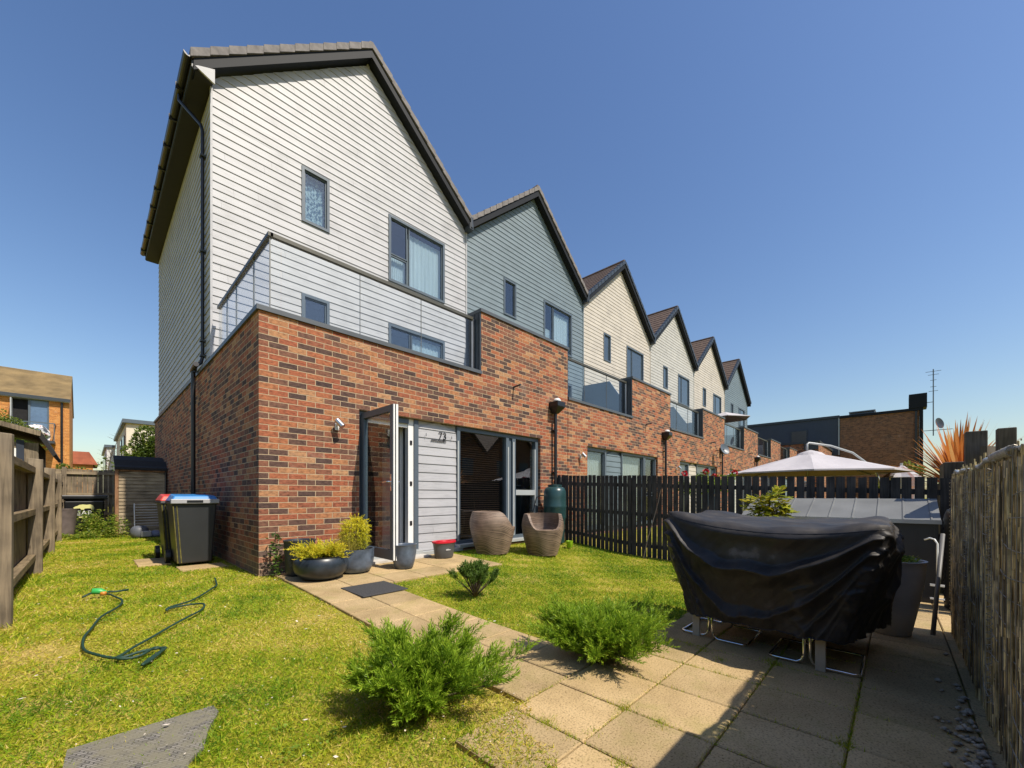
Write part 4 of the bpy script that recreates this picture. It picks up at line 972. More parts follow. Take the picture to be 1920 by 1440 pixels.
# ------------------------------------------------------------------ covered dining set
def drape():
    """loose fitted cover: rounded box with swags that hang from the raised corners"""
    q = np.random.default_rng(8)
    top = [(1.70,-4.38,.875),(1.50,-5.66,.835),(2.50,-5.655,.84),(2.62,-4.40,.86)]
    hem = [(1.745,-4.52,.085),(1.570,-5.475,.125),(2.56,-5.66,.06),(2.50,-4.56,.09)]
    n_e = [150, 110, 130, 110]; N_ = sum(n_e); E = []; Sx = []
    for e, n in enumerate(n_e): E += [e]*n; Sx += list(np.arange(n)/n)
    E = np.array(E); s_ = np.array(Sx)
    def ring(pts, sig, sag):
        P = np.array(pts, float); r = P[E]*(1-s_)[:,None]+P[(E+1)%4]*s_[:,None]
        r[:,2] -= np.array(sag)[E]*(4*s_*(1-s_))**.8
        k = np.exp(-.5*(np.arange(-30,31)/sig)**2); k /= k.sum(); out = np.zeros_like(r)
        for i, w_ in zip(range(-30,31), k): out += w_*np.roll(r, i, 0)
        return out
    T = ring(top, 6, (.085,.05,.06,.05)); H = ring(hem, 9, (.0,-.02,0,0))
    tan = np.roll(T,-1,0)-np.roll(T,1,0); nrm = norm(np.stack([tan[:,1]*-1, tan[:,0], 0*tan[:,0]],1))*1.0
    cen = T.mean(0); sgn = np.sign(((T-cen)*nrm).sum(1)); nrm *= sgn[:,None]
    nh = 96; rows = []
    def ridged(x):                      # sharp crest, broad hollow
        t = x-np.floor(x); return np.where(t < .20, (t/.20)**1.2, ((1-t)/.80)**2.3)
    def wob(x, a, b): return math.sin(a)*0+np.sin(x*3.1+a)*.5+np.sin(x*7.3+b)*.3+np.sin(x*13.7+a*2)*.2
    for j in range(nh+1):
        h = j/nh; par = np.maximum(4*s_*(1-s_), .11)
        skew = np.where(E == 0, .10*np.sin(2*math.pi*s_), 0)
        lev = h/(par**.62*(1+skew))                     # swag levels that meet in the corners
        ph = lev*2.1+.16*wob(s_*1.8+E, 1.0, 2.0)+.05*wob(h*3+s_*2, .3, 4.0)+.35+.4*E
        amp = (.098*np.minimum(1, (h/.07))*np.exp(-1.5*np.maximum(lev-.75,0))+.014)*(.35+.65*par)*(1-.45*h)*np.where(E == 0, 1, .45)
        d = amp*ridged(ph)
        ph2 = (s_*(1-.35*h)+.28*h)*9+.5*wob(h*3,2,1)     # diagonal pull folds from the right corner
        d += np.where(E == 0, .022*ridged(ph2*.6)*np.clip((s_-.45)*3,0,1)*np.clip(h*3-.6,0,1), .012*ridged(s_*5+h))
        ph3 = s_*17+1.4*h+.4*wob(h*2,0,1)
        d += .016*ridged(ph3)*np.exp(-(s_/.16)**2)*np.clip(h*2.2,0,1)
        d += .020*(1-math.exp(-h/.03))+.03*math.sin(math.pi*min(h*1.25,1))
        d += .0016*wob(s_*30+h*17,.5,1.5)*(h > .02)
        hh = h**.95; R_ = T*(1-hh)+H*hh+nrm*d[:,None]
        R_[:,2] += .010*wob(s_*9+E, 2, 3)*h - .35*d*(h < .9)*0
        rows.append(R_)
    caps = []
    for r in (.975,.93,.86,.76,.64,.5,.36,.22,.1):
        c_ = cen.copy(); P_ = c_+(T-c_)*r; P_[:,2] = T[:,2]*(r**1.5)+(1-r**1.5)*.795+.010-.05*(1-r)*r+.008*np.sin(P_[:,1]*17+P_[:,0]*9)*r+(-.008 if r > .96 else 0)
        caps.append(P_)
    A = np.array(caps[::-1]+rows); J = len(A); m = MB(); m.v = [tuple(p) for p in A.reshape(-1,3).tolist()]
    m.f = [(j*N_+i, (j+1)*N_+i, (j+1)*N_+(i+1)%N_, j*N_+(i+1)%N_) for j in range(J-1) for i in range(N_)] + [tuple(range(N_))]
    mm, n, N, L, b = newmat('black_cover_fabric')
    b.inputs['Specular IOR Level'].default_value = .40
    gm = N.new('ShaderNodeNewGeometry'); no = N.new('ShaderNodeTexNoise'); no.inputs['Scale'].default_value = 7; no.inputs['Detail'].default_value = 6; L.new(gm.outputs['Position'], no.inputs[0])
    r_ = ramp(N, [(.4,(.022,.020,.019)),(.62,(.038,.034,.031)),(.75,(.075,.066,.058))]); L.new(no.outputs[0], r_.inputs[0]); L.new(r_.outputs[0], b.inputs['Base Color'])
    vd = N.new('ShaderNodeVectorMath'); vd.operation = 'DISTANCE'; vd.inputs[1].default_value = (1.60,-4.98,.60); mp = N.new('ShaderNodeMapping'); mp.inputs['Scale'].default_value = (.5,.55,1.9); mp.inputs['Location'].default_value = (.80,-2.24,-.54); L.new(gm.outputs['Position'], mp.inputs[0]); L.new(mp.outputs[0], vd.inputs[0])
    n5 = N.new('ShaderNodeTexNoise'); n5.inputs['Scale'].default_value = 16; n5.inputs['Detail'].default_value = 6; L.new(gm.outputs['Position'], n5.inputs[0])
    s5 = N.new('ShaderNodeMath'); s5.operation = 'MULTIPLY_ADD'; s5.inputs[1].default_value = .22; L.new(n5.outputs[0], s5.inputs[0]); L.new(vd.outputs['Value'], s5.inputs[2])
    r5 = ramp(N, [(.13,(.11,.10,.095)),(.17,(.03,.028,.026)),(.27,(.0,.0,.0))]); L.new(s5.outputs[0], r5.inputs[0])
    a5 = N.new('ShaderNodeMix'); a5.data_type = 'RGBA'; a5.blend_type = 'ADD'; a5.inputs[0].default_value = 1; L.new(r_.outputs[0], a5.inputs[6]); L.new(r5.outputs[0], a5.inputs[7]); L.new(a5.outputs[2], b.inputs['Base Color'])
    rr = ramp(N, [(.35,(.50,.50,.50)),(.7,(.72,.72,.72))]); L.new(no.outputs[0], rr.inputs[0]); L.new(rr.outputs[0], b.inputs['Roughness'])
    bu = N.new('ShaderNodeBump'); bu.inputs['Strength'].default_value = .35; bu.inputs['Distance'].default_value = .012; L.new(no.outputs[0], bu.inputs['Height']); L.new(bu.outputs[0], b.inputs['Normal'])
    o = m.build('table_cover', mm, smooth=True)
    MB().tube([tuple(p) for p in rows[-1][::3]]+[tuple(rows[-1][0])], .0045, 5).build('hem', BLACK, o, smooth=True)
    MB().tube([tuple(p+np.array([0,0,.001])) for p in (rows[3])[::3]]+[tuple(rows[3][0])], .0022, 4).build('top_seam', BLACK, o, smooth=True)
    tag(o, 'large creased black waterproof cover draped over the garden table and chairs', 'cover')
drape()
t_ = empty('garden_table', (2.17,-5.0,g(2.17,-5.0)+.009), label='garden table hidden under the black cover, only its flat pale legs showing', cat='table')
MB().box(-.42,.42,-.50,.50,.70,.73).build('tabletop', WOODP, t_)
LEGM = M('pale_taupe_leg', (.50,.43,.33), .5, .1, 6)
for x, y in ((-.385,.42),(-.52,-.36),(.36,.42),(.36,-.36)): MB().box(x-.012,x+.012,y-.026,y+.026,0,.70).build('leg', LEGM, t_, bevel=.003)
def sled_chair(x, y, sy, L_, label):
    r0 = empty('sled_chair', (x, y, g(x,y)+.009), label=label, cat='chair', group='chrome legged chairs under the black cover')
    pts = [(0,0,.44),(0,0,.06),(0,sy*.012,.03),(0,sy*.04,.012),(0,sy*(L_-.03),.012),(.012,sy*L_,.012),(.40,sy*L_,.012),(.42,sy*(L_-.02),.012),(.42,sy*.04,.012),(.42,sy*.012,.03),(.42,0,.06),(.42,0,.44)]
    MB().tube(pts, .0095, 8).build('sled_frame', CHROME, r0, smooth=True)
    MB().box(-.0,.42,min(0,sy*.13),max(0,sy*.13),.44,.47).build('seat', WOODP, r0, bevel=.01)
sled_chair(1.79,-4.668,1,.20,'leftmost chrome sled chair base showing below the cover')
sled_chair(1.76,-4.700,-1,.23,'second chrome sled chair base from the left below the cover')
sled_chair(1.685,-5.272,1,.19,'third chrome sled chair base from the left below the cover')
sled_chair(1.675,-5.305,-1,.24,'rightmost chrome sled chair base showing below the cover')

# ------------------------------------------------------------------ right side: store, planter, posts, plants
st = empty('storage_shed', (5.0,-6.04,g(5,-5)), label='low dark grey metal garden store with sloping ribbed lid', cat='storage shed')
METD = M('dark_metal_sheet', (.022,.026,.034), .4, .1, 4); METL = M('lid_metal_sheet', (.155,.16,.158), .6, .15, 3, spec=.3)
z0 = g(5,-5); bx = MB().box(.0,.60,.02,1.93,0,.89)
bx.build('body', METD, st)
rb_ = MB()
for i in range(13): rb_.box(-.006,-.001,.03+.155*i,.05+.155*i,.02,.88)
rb_.build('wall_ribs', METD, st)
MB().prism([(-.04,.905),(.66,1.145),(.66,1.16),(-.04,.925)], -.0, 1.95, 'y').build('lid', METL, st)
lr = MB()
for i in range(9): y_ = .06+.225*i; lr.hexa([(-.04,y_,.925),(.66,y_,1.16),(.66,y_+.02,1.16),(-.04,y_+.02,.925),(-.04,y_+.004,.934),(.66,y_+.004,1.169),(.66,y_+.016,1.169),(-.04,y_+.016,.934)])
lr.build('lid_ribs', METL, st)
MB().box(-.055,-.041,-.005,1.965,.885,.93).build('lid_edge', M('bright_trim', (.35,.37,.37), .4, .1), st)

TAU = M('taupe_planter', (.50,.47,.44), .6, .12, 5)
tp = pot('tall_planter', 2.98, -5.66, [(.105,0),(.12,.01),(.155,.20),(.185,.38),(.20,.52),(.205,.585),(.21,.59)], TAU, 'tall taupe tapered planter with small purple flowers behind the black cover', 'planter', .55)
rp = np.random.default_rng(51); n = 900; az = rp.uniform(0,6.28,n); rr = rp.uniform(0,.16,n); P_ = np.stack([np.cos(az)*rr,np.sin(az)*rr,.56+rp.uniform(0,.05,n)],1)
polys('leaves', diamonds(P_, norm(np.stack([np.cos(az),np.sin(az),rp.uniform(0,1.2,n)],1)), .03, .012, rp), 4, WEED, tp, rp.random(n))
for (fx,fy) in ((-.02,.10),(.0,.07),(-.05,.06)):
    n = 14; az = np.linspace(0,6.28,n); P_ = np.tile([fx,fy,.645],(n,1)); polys('flower', diamonds(P_, norm(np.stack([np.cos(az),np.sin(az),np.full(n,.35)],1)), .026, .020, rp, np.tile([0,0,1.],(n,1))), 4, M('purple_petal', (.16,.10,.50), .6, .1), tp, np.ones(n))

def spike(name, loc, n, L, Wd, mat, label, cat, seed, el=(15,85), par=None, az0=None, droop=.35):
    q = np.random.default_rng(seed); r0 = par or empty(name, loc, label=label, cat=cat)
    az = q.uniform(0,2*math.pi,n) if az0 is None else q.uniform(az0[0],az0[1],n); e = np.radians(q.uniform(*el,n)); l = L*q.uniform(.6,1.05,n)
    K = 7; V = []; T = []
    d = np.stack([np.cos(az)*np.cos(e),np.sin(az)*np.cos(e),np.sin(e)],1); s = norm(np.cross(d,[0,0,1]))
    tt = q.random(n)
    def pt(u): return d*(l*u)[:,None] - np.array([0,0,1])*((u**2.2)*l*droop*np.cos(e))[:,None]
    for k in range(K):
        u0, u1 = k/K, (k+1)/K; w0 = Wd*(1-u0**2.5)*.5; w1 = Wd*(1-u1**2.5)*.5
        a, c = pt(u0), pt(u1); V.append(np.stack([a-s*w0,a+s*w0,c+s*w1,c-s*w1],1)); T.append(np.clip(tt+.15*(u0-.5),0,1))
    polys('leaves', np.concatenate(V).reshape(-1,3), 4, mat, r0, np.concatenate(T)); return r0
ph = spike('phormium', (8.1,-6.40,1.05), 260, 1.30, .055, PHOR, 'spiky orange red phormium behind the timber posts on the right', 'plant', 61, el=(5,85))
MB().box(-.28,.28,-.28,.28,-1.2,.12).build('planter_box', WOODP, ph)
for i, (x, y, h, w_, lab) in enumerate(((5.75,-6.36,1.735,.17,'taller wide dark timber post in front of the orange spiky plant'),(5.20,-6.52,1.69,.13,'narrower dark timber post, nearest the reed screen'))):
    p = empty('timber_post', (x,y,-.25), label=lab, cat='post', group='dark timber posts behind the reed screen')
    MB().box(-w_/2,w_/2,-w_/2,w_/2,0,h+.25).build('post', WOODP, p, bevel=.008)
pb = empty('timber_beam', (5.47,-6.44,1.45), label='short dark timber beam joining the two posts above the reed screen', cat='beam'); MB().bar((-.22,.07,.0),(.18,-.06,.02),.05,.14).build('beam', WOODP, pb)
pb2 = empty('timber_planter', (6.5,-6.42,-.25), label='dark timber planter box at the end of the board fence, below the orange plant', cat='planter'); MB().box(-.45,.3,-.35,.30,0,1.66).build('box', WOODP, pb2, bevel=.01)
cp = empty('concrete_post', (4.45,-6.17,-.2), label='pinkish rounded concrete post just beyond the end of the reed screen', cat='post'); MB().prism([(-.07,0),(.07,0),(.07,1.36),(.045,1.41),(-.045,1.41),(-.07,1.36)], -.06, .06, 'y').build('post', M('pink_concrete', (.26,.19,.16), .9, .2, 12, .3), cp)
gp = empty('leaning_rod', (3.52,-6.0,g(3.5,-6)), label='thin grey metal tube leaning beside the end of the reed screen', cat='tube')
MB().tube([(-.35,.10,.0),(.10,.02,.80)], .015, 10).build('tube', M('grey_tube', (.13,.125,.115), .5, .1), gp, smooth=True)
gf = empty('garden_tool', (4.3,-5.98,g(4.3,-5.9)), label='slim white handled garden tool standing between the store and reed screen', cat='tool')
MB().tube([(0,0,0),(0,0,.70),(.005,.02,.74),(.02,.05,.75),(.02,.09,.73)], .008, 8).build('handle', WHITEP, gf, smooth=True)
MB().box(-.01,.01,-.05,.05,.28,.30).box(-.01,.01,-.05,.05,.15,.165).build('clips', WHITEP, gf)
bt = empty('black_barrel', (4.75,-6.22,-.2), label='black ribbed barrel in the shade between the metal store and reed screen', cat='barrel')
MB().lathe([(.15,0),(.17,.02)]+[(.17+.008*(i%2),.06+.03*i) for i in range(30)]+[(.17,.98),(.15,1.04),(.05,1.07)], 24).build('barrel', BLACK, bt, smooth=True, auto=60)

mh = empty('leafy_shrub', (4.33,-4.56,g(4.33,-4.56)), label='yellow green leafy shrub rising behind the black cover in front of the metal store', cat='shrub')
q = np.random.default_rng(71); V = []; T = []; stems = []
for i in range(74):
    az = q.uniform(0,6.28); e = R(q.uniform(-25,55)); c0 = np.array([q.normal(0,.05),q.normal(0,.05),q.choice([.72,.85,.98,1.08])+q.normal(0,.05)])
    d = np.array([math.cos(az)*math.cos(e),math.sin(az)*math.cos(e),math.sin(e)]); L_ = q.uniform(.16,.30); s = norm(np.cross(d,[0,0,1.]))
    tb = q.uniform(.2,.95)
    for k in range(9):
        u = .18+.82*k/8; p = c0+d*L_*u-np.array([0,0,.16*L_*u*u])
        for sg in (-1,1):
            ld = norm(d*.55+s*sg*.8+q.normal(size=3)*.12+[0,0,-.12]); V.append(diamonds(p[None],ld[None],  .100*(1-.35*abs(u-.5)),.040,q,np.array([[0,0,1.]])+q.normal(size=(1,3))*.3)); T.append(np.clip(tb+q.normal(0,.1),0,1))
    stems.append(c0)
polys('leaves', np.concatenate(V).reshape(-1,3), 4, MAHO, mh, np.array(T))
sm = MB(); sm.tube([(0,0,0),(.03,.01,.5),(-.02,.02,.85),(.02,0,1.15)], [.016,.012,.009,.004], 6)
for c0 in stems[::4]: sm.tube([(0,0,.55),tuple(c0)], .004, 4)
sm.build('stems', BARK, mh)

# pebbles at the foot of the reed screen
q = np.random.default_rng(81); pm_ = MB()
for i in range(150):
    x = .6+abs(q.normal(0,.6)); y = -5.97+abs(q.normal(0,.05)); s = q.uniform(.008,.026); rz = g(x,y)+.012+s*.3
    ico = [(s*.9,0,0),(0,s*.7,0),(-s,0,0),(0,-s*.8,0),(0,0,s*.55),(0,0,-s*.5)]; a = q.uniform(0,6.28)
    vs = [(x+p[0]*math.cos(a)-p[1]*math.sin(a)+q.normal(0,s*.12), y+p[0]*math.sin(a)+p[1]*math.cos(a), rz+p[2]) for p in ico]
    pm_.add(vs, [(0,1,4),(1,2,4),(2,3,4),(3,0,4),(1,0,5),(2,1,5),(3,2,5),(0,3,5)])
tag(pm_.build('pebbles', M('grey_pebbles', (.36,.31,.24), .8, .5, 30), smooth=True), 'loose grey pebbles and debris along the foot of the reed screen', 'pebbles', kind='stuff')

# old mat sunk in the left lawn
def sunk_mat():
    pts = [(-1.51,-3.17),(-1.009,-3.173),(-1.0,-3.26),(-1.07,-3.40),(-1.11,-3.545),(-1.17,-3.62),(-1.2,-3.85),(-1.55,-3.9)]
    m = MB(); n = 26
    q = random.Random(4)
    top = [(x+q.uniform(-.004,.004), y+q.uniform(-.004,.004), g(x,y)+.001) for x, y in pts]; bot = [(a,b_,c-.03) for a, b_, c in top]
    k = len(pts); m.add(top+bot, [tuple(reversed(range(k))), tuple(k+i for i in range(k))]+[(i,(i+1)%k,k+(i+1)%k,k+i) for i in range(k)])
    mt, nn, N, L, b = newmat('weathered_mat'); gm = N.new('ShaderNodeNewGeometry')
    mp = N.new('ShaderNodeMapping'); mp.inputs['Rotation'].default_value = (0,0,.35); mp.inputs['Scale'].default_value = (1,1,0); L.new(gm.outputs['Position'], mp.inputs[0])
    br = N.new('ShaderNodeTexBrick'); br.inputs['Scale'].default_value = 1; br.inputs['Brick Width'].default_value = .035; br.inputs['Row Height'].default_value = .014; br.inputs['Mortar Size'].default_value = .0022
    br.inputs['Color1'].default_value = (.12,.115,.11,1); br.inputs['Color2'].default_value = (.30,.28,.26,1); br.inputs['Mortar'].default_value = (.02,.02,.02,1); L.new(mp.outputs[0], br.inputs[0])
    no = N.new('ShaderNodeTexNoise'); no.inputs['Scale'].default_value = 14; no.inputs['Detail'].default_value = 7; L.new(gm.outputs['Position'], no.inputs[0])
    r = ramp(N, [(.36,(.15,.15,.15)),(.58,(.9,.9,.9))]); L.new(no.outputs[0], r.inputs[0])
    x = N.new('ShaderNodeMix'); x.data_type = 'RGBA'; L.new(r.outputs[0], x.inputs[0]); L.new(br.outputs['Color'], x.inputs[6]); x.inputs[7].default_value = (.20,.185,.13,1); L.new(x.outputs[2], b.inputs['Base Color'])
    b.inputs['Roughness'].default_value = .8
    bu = N.new('ShaderNodeBump'); bu.inputs['Strength'].default_value = .6; bu.inputs['Distance'].default_value = .004; L.new(br.outputs['Fac'], bu.inputs['Height']); bu.invert = True; L.new(bu.outputs[0], b.inputs['Normal'])
    tag(m.build('old_mat', mt), 'weathered grey woven mat sunk into the left lawn at the bottom edge', 'mat')
sunk_mat()

# ------------------------------------------------------------------ hose
px = [(-.43,.08),(-.46,-.15),(-.50,-.40),(-.60,-.62),(-.80,-.95),(-.965,-1.10),(-.985,-1.16),(-.95,-1.13),(-.82,-1.08),(-.735,-1.16),(-.76,-1.30),(-.88,-1.50),(-1.05,-1.72),(-1.19,-1.95),(-1.28,-2.08),
      (-1.33,-2.17),(-1.29,-2.21),(-1.21,-2.20),(-1.14,-2.12),(-1.11,-2.17),(-1.13,-2.24),(-1.20,-2.36),(-1.225,-2.40),(-1.20,-2.33),(-1.10,-2.19),(-1.13,-2.13),(-1.22,-2.15),(-1.32,-2.16),(-1.42,-2.02),(-1.47,-1.85),(-1.475,-1.62),(-1.44,-1.38),(-1.39,-1.10),(-1.30,-.85),(-1.24,-.62),(-1.25,-.42),(-1.29,-.22),(-1.325,-.12)]
def cr(pts, n=6):
    out = []
    for i in range(len(pts)-1):
        p0 = pts[max(i-1,0)]; p1 = pts[i]; p2 = pts[i+1]; p3 = pts[min(i+2,len(pts)-1)]
        for k in range(n):
            t = k/n; out.append(tuple(.5*((2*p1[c])+(-p0[c]+p2[c])*t+(2*p0[c]-5*p1[c]+4*p2[c]-p3[c])*t*t+(-p0[c]+3*p1[c]-3*p2[c]+p3[c])*t**3) for c in (0,1)))
    return out + [pts[-1]]
hp = cr(px, 8); hs_ = empty('garden_hose', (hp[0][0],hp[0][1],0), label='dark green braided garden hose snaking over the left lawn', cat='hose')
HOSE = M('green_braided_hose', (.012,.045,.03), .6, .35, 90)
MB().tube([(x-hp[0][0], y-hp[0][1], g(x,y)+.022+.004*math.sin(i*.37)) for i, (x,y) in enumerate(hp)], [.0078+.0022*(i%2)*(1 if 110 < i < 230 else .3) for i in range(len(hp))], 8).build('hose', HOSE, hs_, smooth=True)
gx, gy = -1.33-hp[0][0], -.10-hp[0][1]
MB().tube([(gx,gy,.03),(gx-.04,gy+.03,.05),(gx-.10,gy+.03,.06)], [.02,.03,.028], 10).build('spray_gun', M('bright_green_plastic', (.05,.42,.10), .4, .1), hs_, smooth=True)
MB().tube([(gx-.02,gy+.04,.04),(gx+.07,gy+.02,.03),(gx+.16,gy+.05,.03)], .010, 6).tube([(gx-.09,gy+.03,.05),(gx-.16,gy-.04,.025)], .009, 6).build('spray_handle', HOSE, hs_, smooth=True)
MB().lathe([(.022,0),(.026,.02),(.02,.035)], 12, (gx-.02,gy-.01,.015)).build('connector', M('orange_plastic', (.55,.22,.03), .4, .1), hs_, smooth=True)

# ------------------------------------------------------------------ bins by the side wall
BING = M('grey_bin_plastic', (.028,.030,.032), .38, .12, 3); MUCK = M('mossy_bin_edge', (.12,.105,.02), .8, .4, 20)
BLUE = M('blue_lid_plastic', (.03,.20,.50), .35, .12, 5); REDL = M('red_lid_plastic', (.60,.05,.03), .4, .12, 5); GRYL = M('pale_grey_lid', (.34,.34,.35), .4, .15, 6)
def wheelie(x, y, lid, label, trim=None, h=.95, w_=.50, dp=.62):
    r0 = empty('wheelie_bin', (x, y, g(x,y)), label=label, cat='bin', group='wheelie bins lined up along the shaded side wall')
    a = w_/2; t = .055
    b = MB().hexa([(-a+t,0+t*.4,.04),(a-t,t*.4,.04),(a-t,dp-.14,.04),(-a+t,dp-.14,.04),(-a,0,h-.06),(a,0,h-.06),(a,dp,h-.06),(-a,dp,h-.06)])
    bd = b.build('body', BING, r0, bevel=.02)
    MB().box(-a-.015,a+.015,-.02,dp+.02,h-.09,h-.05).build('rim', BING, r0, bevel=.01)
    for x_ in (-a+.012, -a+.05): MB().hexa([(x_+t-.012,-.002+t*.4,.05),(x_+t+.0,-.002+t*.4,.05),(x_+t,.01+t*.4,.05),(x_+t-.012,.01+t*.4,.05),(x_-.012,-.012,h-.1),(x_,-.012,h-.1),(x_,.0,h-.1),(x_-.012,.0,h-.1)]).build('mossy_rib', MUCK, r0)
    ld = MB().hexa([(-a-.02,-.035,h-.045),(a+.02,-.035,h-.045),(a+.02,dp+.03,h-.045),(-a-.02,dp+.03,h-.045),(-a+.02,.02,h+.035),(a-.02,.02,h+.035),(a-.04,dp-.04,h+.06),(-a+.04,dp-.04,h+.06)]).build('lid', lid, r0, bevel=.015)
    if trim:
        MB().box(-a-.022,a+.022,-.045,.055,h-.075,h-.012).build('front_trim', trim, ld, bevel=.008)
        MB().box(-.10,.08,-.050,-.045,h-.06,h-.03).build('grip_slot', BLACK, ld)
    MB().tube([(-a+.02,dp+.02,h-.05),(-a+.02,dp+.09,h-.03),(a-.02,dp+.09,h-.03),(a-.02,dp+.02,h-.05)], .016, 8).build('handle', BING, r0)
    for s in (-1,1):
        wl = MB(); wl.tube([(s*(a-.03),dp-.08,.10),(s*(a+.025),dp-.08,.10)], .10, 20); wo = wl.build('wheel', BLACK, r0)
        MB().tube([(s*(a+.02),dp-.08,.10),(s*(a+.03),dp-.08,.10)], .045, 12).build('hub', BING, wo)
    return r0
# front faces look towards -Y
wheelie(-.41, 1.45, BLUE, 'nearest grey wheelie bin by the side wall, blue lid with pale grey front edge', GRYL)
wheelie(-.455, 2.20, REDL, 'grey wheelie bin with a red lid, behind the blue lidded one', None)

# black bin with the bear decal
bb_ = empty('compost_bin', (-1.52, 9.35, 0), label='black bin with a pale yellow bear and EAR lettering below the far fence', cat='bin')
MB().hexa([(-.33,.05,0),(.33,.05,0),(.33,.60,0),(-.33,.60,0),(-.36,0,.86),(.36,0,.86),(.36,.65,.86),(-.36,.65,.86)]).build('body', BLACK, bb_, bevel=.03)
MB().box(-.42,.42,-.05,.70,.90,1.0).box(-.37,.37,0,.65,.86,.90).build('lid', BLACK, bb_, bevel=.025)
YEL = M('pale_yellow_vinyl', (.70,.68,.28), .5, .05)
bear = [(-.20,.68),(-.16,.715),(-.12,.73),(-.09,.755),(-.03,.765),(.04,.755),(.10,.765),(.15,.74),(.17,.69),(.17,.63),(.12,.63),(.11,.66),(.06,.665),(.0,.66),(-.01,.63),(-.06,.63),(-.08,.665),(-.13,.665),(-.18,.66)]
MB().prism(bear, -.012, -.006, 'y').build('bear_decal', YEL, bb_)
text('EAR', .17, WHITEP, (.0,-.010,.49), (R(90),0,0), 'lettering', bb_)
MB().box(-.10,-.02,-.014,-.008,.43,.455).box(.0,.05,-.014,-.008,.43,.455).box(.07,.11,-.014,-.008,.43,.455).box(.13,.19,-.014,-.008,.43,.455).build('lettering_line', YEL, bb_)
pot('grey_pot', -1.90, 8.75, [(.15,0),(.20,.02),(.24,.30),(.27,.62),(.285,.66)], M('aged_grey_pot', (.15,.12,.115), .8, .25, 8), 'tall brownish grey pot by the left fence, in front of the black bin', 'pot', .60)
# garden shed against the wall
sh = empty('garden_shed', (-.50, 8.35, 0), label='small timber lean to shed with black felt roof against the side wall', cat='shed')
clad(MB(), -.43, .44, .05, lambda u: 1.62, (), axis='x', plane=0, step=.088, lip=.02).build('slats', WOODX, sh)
MB().box(-.44,.44,.015,.9,.0,1.62).build('body', WOODG, sh)
MB().box(-.50,-.435,-.03,.05,0,1.66).build('corner_post', WOODO, sh); MB().box(.44,.47,-.02,.05,0,1.66).build('corner_post', WOODP, sh)
MB().box(-.44,.44,-.028,.014,1.60,1.67).build('head_rail', WOODO, sh)
MB().prism([(-.06,1.64),(1.0,2.02),(1.0,2.06),(-.06,1.70)], -.50, .49, 'x').build('felt_roof', FELT, sh)
MB().prism([(-.065,1.64),(-.045,1.64),(.35,1.90),(.33,1.91)], -.505, .495, 'x').build('felt_flap', FELT, sh)
ar = empty('clothes_airer', (-.38, 7.65, 0), label='white wire clothes airer leaning against the shed front', cat='airer')
am = MB().tube([(-.30,0,.25),(-.30,.12,.80)], .012, 6).tube([(.32,0,.25),(.32,.12,.80)], .008, 6)
for i in range(9): am.tube([(-.30,.012*i,.25+.065*i),(.32,.012*i,.25+.065*i)], .0045, 5)
am.build('wires', WHITEP, ar)
wc = empty('watering_can', (-.62, 7.25, 0), label='round grey watering can with pale front lying by the shed', cat='watering can')
MB().lathe([(.11,0),(.155,.03),(.17,.12),(.16,.20),(.12,.26),(.06,.28)], 24).build('body', M('mid_grey_plastic', (.11,.12,.14), .5, .15), wc, smooth=True)
MB().box(.02,.20,-.19,-.10,.02,.16).build('front_panel', GRYL, wc, bevel=.02)
bw = empty('grey_bowl', (-.33, 7.35, 0), label='pale grey upturned bowl beside the watering can under the airer', cat='bowl')
MB().lathe([(.15,0),(.16,.05),(.12,.12),(.03,.15)], 20).build('bowl', M('blue_grey_plastic', (.16,.18,.24), .5, .1), bw, smooth=True)
def weedpatch(x, y, rad, h, n, seed, label):
    q = np.random.default_rng(seed); r0 = empty('weed_clump', (x,y,0), label=label, cat='weeds')
    k = 26; sx_, sy_ = q.normal(0,rad,k), q.normal(0,rad*.7,k); hh = h*q.uniform(.4,1.05,k); i = q.integers(0,k,n); u = q.random(n)
    P = np.stack([sx_[i]+q.normal(0,.02,n)*(1+u), sy_[i]+q.normal(0,.02,n)*(1+u), hh[i]*u],1); az = q.uniform(0,6.28,n)
    polys('leaves', diamonds(P, norm(np.stack([np.cos(az),np.sin(az),q.uniform(-.2,.8,n)],1)), q.uniform(.03,.07,n), q.uniform(.012,.026,n), q), 4, WEED, r0, q.random(n))
    return r0
weedpatch(-1.42, 8.85, .18, .62, 2600, 91, 'tall bright green weeds growing up in front of the black bin')
weedpatch(-1.0, 7.75, .12, .55, 1300, 92, 'green weeds at the left corner of the timber shed')
weedpatch(-1.75, 8.0, .30, .16, 1800, 93, 'low green weeds along the foot of the left fence near the pot')

